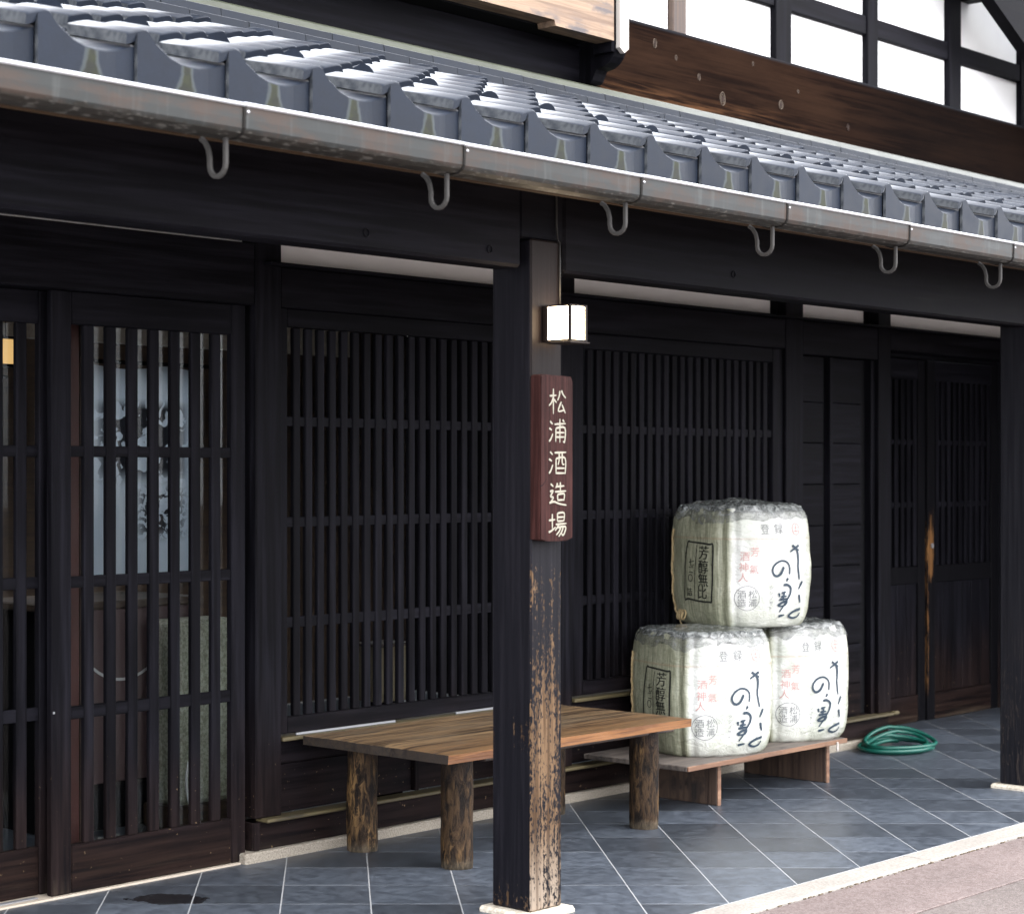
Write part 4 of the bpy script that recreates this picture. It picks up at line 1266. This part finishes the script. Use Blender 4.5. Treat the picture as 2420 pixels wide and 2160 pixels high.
BRUSH = [[[18.2, 0.3808], [21.9, 0.3665], [26.2, 0.3562]], [[26.0, 0.38], [20.9, 0.3649], [15.9, 0.3498]], [[21.9, 0.3717], [24.4, 0.3453], [24.7, 0.3104], [24.0, 0.2756], [26.5, 0.2193]], [[30.5, 0.2115], [26.5, 0.1738]], [[27.6, 0.1491], [30.1, 0.1099]], [[8.6, 0.2811], [5.4, 0.2502], [0.8, 0.2385], [-3.0, 0.2475], [-4.2, 0.2703], [-1.0, 0.2942], [5.4, 0.3085], [11.4, 0.3044], [14.7, 0.2839], [14.8, 0.2455]], [[13.3, 0.2283], [11.8, 0.2128]], [[8.4, 0.1959], [12.9, 0.197], [16.8, 0.1825], [16.4, 0.1547], [13.0, 0.1273], [10.1, 0.0999], [5.0, 0.0707]], [[3.0, 0.16], [3.9, 0.1418]], [[6.2, 0.1589], [11.3, 0.1652]], [[5.4, 0.1416], [12.3, 0.1449]], [[9.2, 0.1644], [8.1, 0.1246]], [[3.7, 0.1279], [13.8, 0.1334]], [[2.6, 0.101], [8.3, 0.1168], [13.0, 0.1196], [10.9, 0.1015], [3.6, 0.098]], [[4.8, 0.0514], [12.3, 0.0566]], [[31.4, 0.0814], [22.8, 0.0712], [17.6, 0.0528], [22.8, 0.0405], [29.4, 0.0466], [31.3, 0.0638]]]
BOX = [[[-89.3, 0.3931], [-64.3, 0.3847], [-59.1, 0.3647], [-60.6, 0.142], [-64.9, 0.1166], [-93.0, 0.1244], [-99.6, 0.1384], [-94.6, 0.3711], [-89.3, 0.3931]], [[-79.7, 0.3788], [-83.6, 0.1236]]]
def barrel(label, x, y, z, rot, seed, partial=False):
    t = thing('sake_barrel', label, 'barrel', (x, y, z), 'film-wrapped barrels stacked on the low stand')
    t.rotation_euler = (0, 0, R(rot))
    TOPLOC[t] = Vector((0, 0, 0))     # parts are modelled in the barrel's own space
    NP, NZ = 180, 44
    bm = bmesh.new()
    rows = []
    for q in range(NZ + 1):
        zz = .556 * q / NZ
        rows.append([bm.verts.new((brad(2 * math.pi * k / NP, zz, seed) * math.sin(2 * math.pi * k / NP), -brad(2 * math.pi * k / NP, zz, seed) * math.cos(2 * math.pi * k / NP), zz)) for k in range(NP)])
    for f in (0.72, 0.45, 0.2):
        rows.append([bm.verts.new((v.co.x * f, v.co.y * f, .556 + (0.014 if partial else 0.030) * (1 - f))) for v in rows[NZ]])
    for a, b in zip(rows, rows[1:]):
        for k in range(NP):
            bm.faces.new((a[k], a[(k + 1) % NP], b[(k + 1) % NP], b[k]))
    bm.faces.new(rows[-1]); bm.faces.new(rows[0][::-1])
    part('straw_wrap', bm, M['barrel'], t, True)
    # crumpled film over the top and shoulders
    bm = bmesh.new(); rows = []
    lvl = [.498, .512, .528, .54, .552, .562]
    for q, zz in enumerate(lvl):
        row = []
        for k in range(NP):
            ph = 2 * math.pi * k / NP
            p = Vector((math.sin(ph), -math.cos(ph), zz * 3)) + Vector((seed * 3.7, 1, 2))
            r = brad(ph, min(zz, .556), seed) + 0.003 + 0.009 * max(0, noise.noise(p * 5)) + 0.004 * noise.noise(p * 13)
            dz = 0.010 * noise.noise(p * 6) if q else 0.034 * noise.noise(p * 3.5) + 0.012 * noise.noise(p * 9)
            row.append(bm.verts.new((r * math.sin(ph), -r * math.cos(ph), zz + dz)))
        rows.append(row)
    for f in (0.88, 0.7, 0.5, 0.3, 0.12):
        row = []
        for k in range(NP):
            v = rows[len(lvl) - 1][k].co
            p = Vector((v.x * f, v.y * f, seed))
            row.append(bm.verts.new((v.x * f, v.y * f, .564 + (0.018 if partial else 0.034) * (1 - f) + (0.010 * noise.noise(p * 16) + 0.006 * noise.noise(p * 38)) * (0.3 if partial else 1.0))))
        rows.append(row)
    for a, b in zip(rows, rows[1:]):
        for k in range(NP):
            bm.faces.new((a[k], a[(k + 1) % NP], b[(k + 1) % NP], b[k]))
    bm.faces.new(rows[-1])
    part('plastic_film', bm, M['film'], t, True)
    def place(off):
        def f(u, v):           # u: degrees round the barrel, v: height
            ph = math.radians(u)
            r = brad(ph, v, seed) + off
            return (r * math.sin(ph), -r * math.cos(ph), v)
        return f
    RM_ = 0.29
    def arc(off):              # 2D in metres -> barrel
        g_ = place(off)
        return lambda a, b: g_(math.degrees(a / RM_), b)
    def strokes(name, sts, w, mat, off=0.003):
        bm = bmesh.new()
        for i, s in enumerate(sts):
            pts = smooth_line([(math.radians(a) * RM_, b) for a, b in s], 5)
            ribbon(bm, pts, w, arc(off + 0.00008 * i))
        part(name, bm, mat, t)
    def write(name, items, mat, off=0.0028):
        for s, u, v, size in items:
            bm = bmesh.new()
            vs, fs = text_2d(s, size)
            g_ = arc(off)
            for sh in ((-0.0009, 0.0009) if name.startswith('black') else (0.0,)):
                nv = [bm.verts.new((math.radians(u) * RM_ + a + sh, v + b, sh)) for a, b in vs]
                for f in fs:
                    try: bm.faces.new([nv[i] for i in f])
                    except ValueError: pass
            bmesh.ops.triangulate(bm, faces=bm.faces[:])
            for _ in range(2):
                bmesh.ops.subdivide_edges(bm, edges=[e for e in bm.edges if e.calc_length() > 0.009], cuts=1)
            bmesh.ops.triangulate(bm, faces=bm.faces[:])
            for vv_ in bm.verts:
                lift = 1.0 + 0.15 * vv_.co.z
                c_ = Vector(g_(vv_.co.x, vv_.co.y)); vv_.co = Vector((c_.x * lift, c_.y * lift, c_.z))
            part(name, bm, mat, t)
    strokes('brush_lettering', BRUSH, (0.0135, 0.0075), M['ink'])
    strokes('label_border', [[(p[0], p[1]) for p in s] for s in BOX[:1]], 0.0085, M['ink_black'])
    strokes('label_border', BOX[1:], 0.005, M['ink_black'])
    write('black_character', [('芳', -69.8, .3456, .068), ('醇', -69.9, .2794, .068), ('無', -70.8, .2181, .068), ('比', -72.3, .160, .068),
                              ('七', -87.0, .297, .040), ('二', -87.4, .262, .040), ('〇', -89.0, .224, .040), ('詰', -91.0, .158, .042)], M['ink_black'])
    write('red_character', [('芳', -22.5, .3527, .046), ('氣', -23.3, .2734, .046), ('酒', -31.5, .3322, .046), ('神', -32.5, .2823, .046), ('人', -33.1, .2357, .046)], M['ink_red'])
    write('grey_character', [('登', -11.5, .4574, .052), ('録', 3.7, .4583, .052), ('松', -24.5, .158, .042), ('浦', -24.5, .118, .042), ('酒', -34.0, .158, .042), ('造', -34.0, .118, .042)]
          + [(ch_, -5.2, .186 - .024 * i_, .022) for i_, ch_ in enumerate('シシノサト')], M['ink_grey'])
    ring = [(-29.3 + math.degrees(0.056 / RM_) * math.cos(a * math.pi / 20), .1387 + 0.056 * math.sin(a * math.pi / 20)) for a in range(41)]
    strokes('seal_ring', [ring], 0.0028, M['ink_grey'])
    ring = [(24.1 + math.degrees(0.022 / RM_) * math.cos(a * math.pi / 12), .4552 + 0.027 * math.sin(a * math.pi / 12)) for a in range(25)]
    strokes('red_seal', [ring, ring[3:9], [(24.1 - 3, .462), (24.1 + 3, .462)], [(24.1, .478), (24.1, .434)], [(24.1 - 3, .446), (24.1 + 3, .446)]], 0.004, M['ink_red'])
    # straw cord wound at the rear-left edge
    bm = bmesh.new()
    pts = []
    for i in range(60):
        v = .05 + .40 * i / 59
        ph = math.radians(-124 + 2.6 * noise.noise(Vector((i * 0.16, seed * 4.1, 0))) + 1.2 * noise.noise(Vector((i * 0.5, seed, 5))))
        r = brad(ph, v, seed) + 0.004 + 0.004 * noise.noise(Vector((i * 0.3, seed, 9)))
        pts.append((r * math.sin(ph), -r * math.cos(ph), v))
    tube(bm, pts, [0.0055 + 0.002 * noise.noise(Vector((i * 0.7, seed, 2))) for i in range(60)], 6)
    part('straw_cord', bm, M['rope'], t, True)
    if seed == 3:
        bm = bmesh.new()
        gq = place(0.012)
        tube(bm, [gq(-118, .06), gq(-115, .035), gq(-118, .012)[:2] + (0.0,), (-0.31, -0.10 + 0.10, -0.03), (-0.335, 0.03, -0.075)], 0.0045, 6)
        part('loose_cord', bm, M['rope'], t, True)
        for qd in (-112, -108, -103):
            bm = bmesh.new()
            c0 = gq(qd, .045)
            tube(bm, [(c0[0] + 0.006 * math.cos(a), c0[1] - 0.016 * math.sin(a) , c0[2] + 0.022 * math.cos(a * 1.0)) for a in [i * 0.5236 for i in range(13)]], 0.004, 6, False)
            part('cord_knot', bm, M['rope'], t, True)
    return t
barrel('top white straw-wrapped barrel with a crisp black label box, resting on two others', 7.955, 5.235, 0.786, -21, 3)
barrel('lower white barrel nearest the bench, its black label half hidden by the bench plank', 7.632, 5.236, 0.2195, -22.5, 1, True)
barrel('lower white barrel at the hose end of the stand, beside the far door', 8.318, 5.244, 0.2195, -21, 2, True)

# ------------------------------------------------------------------ hose
hose = thing('garden_hose', 'coiled green garden hose lying on the slate floor near the far door', 'hose', (9.68, 5.43, 0))
bm = bmesh.new()
pts = []
turns = 5.3
NN = 190
for i in range(NN):
    f = i / (NN - 1)
    a = f * turns * 2 * math.pi + 0.6
    lift = 0.012 + 0.006 * (i // 36)
    rx = 0.225 + 0.03 * math.sin(f * 17) ; ry = 0.205 + 0.03 * math.cos(f * 13)
    z = lift + max(0, math.sin(a * 1.0 + 0.9)) ** 2 * (0.010 + 0.055 * f * f)
    pts.append((9.67 + rx * math.cos(a) + 0.03 * math.sin(f * 9), 5.36 + ry * math.sin(a) * 0.75, z))
tube(bm, pts, 0.0105, 8)
part('hose_coil', bm, M['hose'], hose, True)

# ------------------------------------------------------------------ what shows through the entrance
def S_(name, mat, *a): return struct(name, cbox(bmesh.new(), *a, 0.002), M[mat])
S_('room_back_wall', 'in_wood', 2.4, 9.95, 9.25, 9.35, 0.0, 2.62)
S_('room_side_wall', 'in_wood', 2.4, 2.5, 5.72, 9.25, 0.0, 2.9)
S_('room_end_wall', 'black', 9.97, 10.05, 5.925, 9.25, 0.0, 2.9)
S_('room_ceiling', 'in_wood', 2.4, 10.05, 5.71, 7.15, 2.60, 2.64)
S_('rear_ceiling', 'in_wood', 2.4, 10.05, 7.85, 9.25, 2.60, 2.64)  # the gap ahead of it is an added opening to light the curtain
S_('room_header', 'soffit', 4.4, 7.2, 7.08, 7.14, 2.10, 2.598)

nor = thing('noren_curtain', 'pale blue cloth curtain with dark plant print hanging inside the entrance', 'curtain', (5.40, 6.98, 1.03))
bm = bmesh.new()
g0 = []
for i in range(25):
    col_ = []
    for j in range(13):
        u = 0.70 * i / 24; v = 0.97 * j / 12
        col_.append(bm.verts.new((5.375 + u, 6.98 + 0.012 * math.sin(u * 30) * (1 - 0.6 * v / 0.97), 1.03 + v + 0.025 * abs(math.sin(u * 4.5 * 1.4)) * (v / 0.97) * -1)))
    g0.append(col_)
for a, b in zip(g0, g0[1:]):
    for j in range(12):
        bm.faces.new((a[j], b[j], b[j + 1], a[j + 1]))
part('cloth', bm, M['noren'], nor, True)
bm = bmesh.new(); tube(bm, [(5.30, 6.985, 2.005), (6.15, 6.985, 2.005)], 0.010, 8); part('pole', bm, M['black'], nor, True)
bm = bmesh.new(); tube(bm, [(5.36, 6.985, 2.005), (5.36, 6.985, 2.6)], 0.003, 6); tube(bm, [(6.09, 6.985, 2.005), (6.09, 6.985, 2.6)], 0.003, 6); part('cord', bm, M['black'], nor)
nor2 = thing('noren_curtain', 'narrow pale blue cloth seen below the amber lantern at the left edge', 'curtain', (4.6, 6.9, 1.5))
bm = bmesh.new()
g0 = []
for i in range(9):
    g0.append([bm.verts.new((4.66 + 0.22 * i / 8, 6.95 + 0.01 * math.sin(i * 1.3), 1.55 + 0.36 * j / 4)) for j in range(5)])
for a, b in zip(g0, g0[1:]):
    for j in range(4):
        bm.faces.new((a[j], b[j], b[j + 1], a[j + 1]))
part('cloth', bm, M['noren'], nor2, True)
bm = bmesh.new(); tube(bm, [(4.58, 6.955, 1.915), (4.95, 6.955, 1.915)], 0.008, 8); part('pole', bm, M['black'], nor2, True)
lan = thing('amber_lantern', 'small glowing amber lantern inside, behind the left door', 'lantern', (4.70, 6.6, 1.94))
bx('shade', M['lantern_glow'], lan, 4.64, 4.745, 6.55, 6.65, 1.945, 2.045, 0.006)
bx('cap', M['black'], lan, 4.635, 4.75, 6.545, 6.655, 2.046, 2.056, 0.002)
bx('base', M['black'], lan, 4.635, 4.75, 6.545, 6.655, 1.934, 1.944, 0.002)
bm = bmesh.new(); tube(bm, [(4.69, 6.6, 2.056), (4.69, 6.6, 2.6)], 0.003, 6); part('cord', bm, M['black'], lan)
cnt = thing('counter', 'dark plum cloth-fronted counter with a thin white circle, inside the entrance', 'counter', (5.3, 6.5, 0))
bx('cloth_front', M['plum'], cnt, 4.85, 5.60, 6.50, 6.52, 0.20, 0.93, 0.004)
bx('counter_top', M['in_wood'], cnt, 4.80, 5.66, 6.48, 7.0, 0.931, 0.965, 0.006)
bx('counter_body', M['black'], cnt, 4.86, 5.59, 6.521, 6.98, 0.0, 0.93, 0.004)
bm = bmesh.new()
ribbon(bm, [(5.22 + 0.26 * math.cos(a * math.pi / 24), 0.90 + 0.27 * math.sin(a * math.pi / 24)) for a in range(-24, 1)], 0.012, lambda a, b: (a, 6.498, b))
part('circle_print', bm, M['white_line'], cnt)
blk = thing('stone_block', 'pale speckled green-grey stone block standing inside behind the door slats', 'stone', (5.5, 6.35, 0))
bm = bmesh.new(); cbox(bm, 5.34, 5.66, 6.28, 6.47, 0.10, 0.88, 0.02); part('stone_body', bm, M['stone_in'], blk)
bx('wood_foot', M['in_wood'], blk, 5.31, 5.72, 6.26, 6.48, 0.0005, 0.10, 0.008)
rp = thing('red_panel', 'dark red upright panel just inside the entrance beside the door stile', 'panel', (4.58, 6.0, 0))
bx('panel_board', M['maroon_in'], rp, 4.50, 4.60, 5.99, 6.02, 0.0005, 2.25, 0.003)
bx('panel_edge', M['in_wood'], rp, 4.6005, 4.612, 5.985, 6.025, 0.0005, 2.25, 0.002)
cb = thing('white_cable', 'white cable looping down to the floor inside the entrance', 'cable', (5.3, 6.1, 0))
bm = bmesh.new(); tube(bm, smooth_line([(5.33, 6.2, 0.30), (5.30, 6.18, 0.22), (5.30, 6.15, 0.12), (5.36, 6.10, 0.012), (5.45, 6.06, 0.008)], 6), 0.006, 6); part('cable_run', bm, M['white_cable'], cb, True)
bm = bmesh.new()
for i in range(520):
    x_ = random.uniform(4.55, 5.12); y_ = random.uniform(5.80, 6.35)
    s = random.uniform(0.008, 0.017)
    mt = Matrix.Translation((x_, y_, 0.004 + s * 0.3)) @ Matrix.Rotation(random.uniform(0, 6.28), 4, 'Z') @ Matrix.Diagonal((s * random.uniform(0.8, 1.3), s, s * 0.6, 1))
    bmesh.ops.create_icosphere(bm, subdivisions=1, radius=1.0, matrix=mt)
pg = struct('gravel', bm, M['pebble'], True, 'stuff')
cr = thing('tan_box', 'narrow tan box glimpsed between the slats of the window behind the bench', 'box', (6.26, 5.93, 0.45))
bx('box_body', M['box_tan'], cr, 6.17, 6.36, 5.90, 6.05, 0.50, 0.74, 0.004)
bx('box_lid', M['in_wood'], cr, 6.165, 6.365, 5.895, 6.055, 0.7405, 0.755, 0.003)
bx('box_stand', M['black'], cr, 6.19, 6.34, 5.92, 6.03, 0.0005, 0.4995, 0.004)
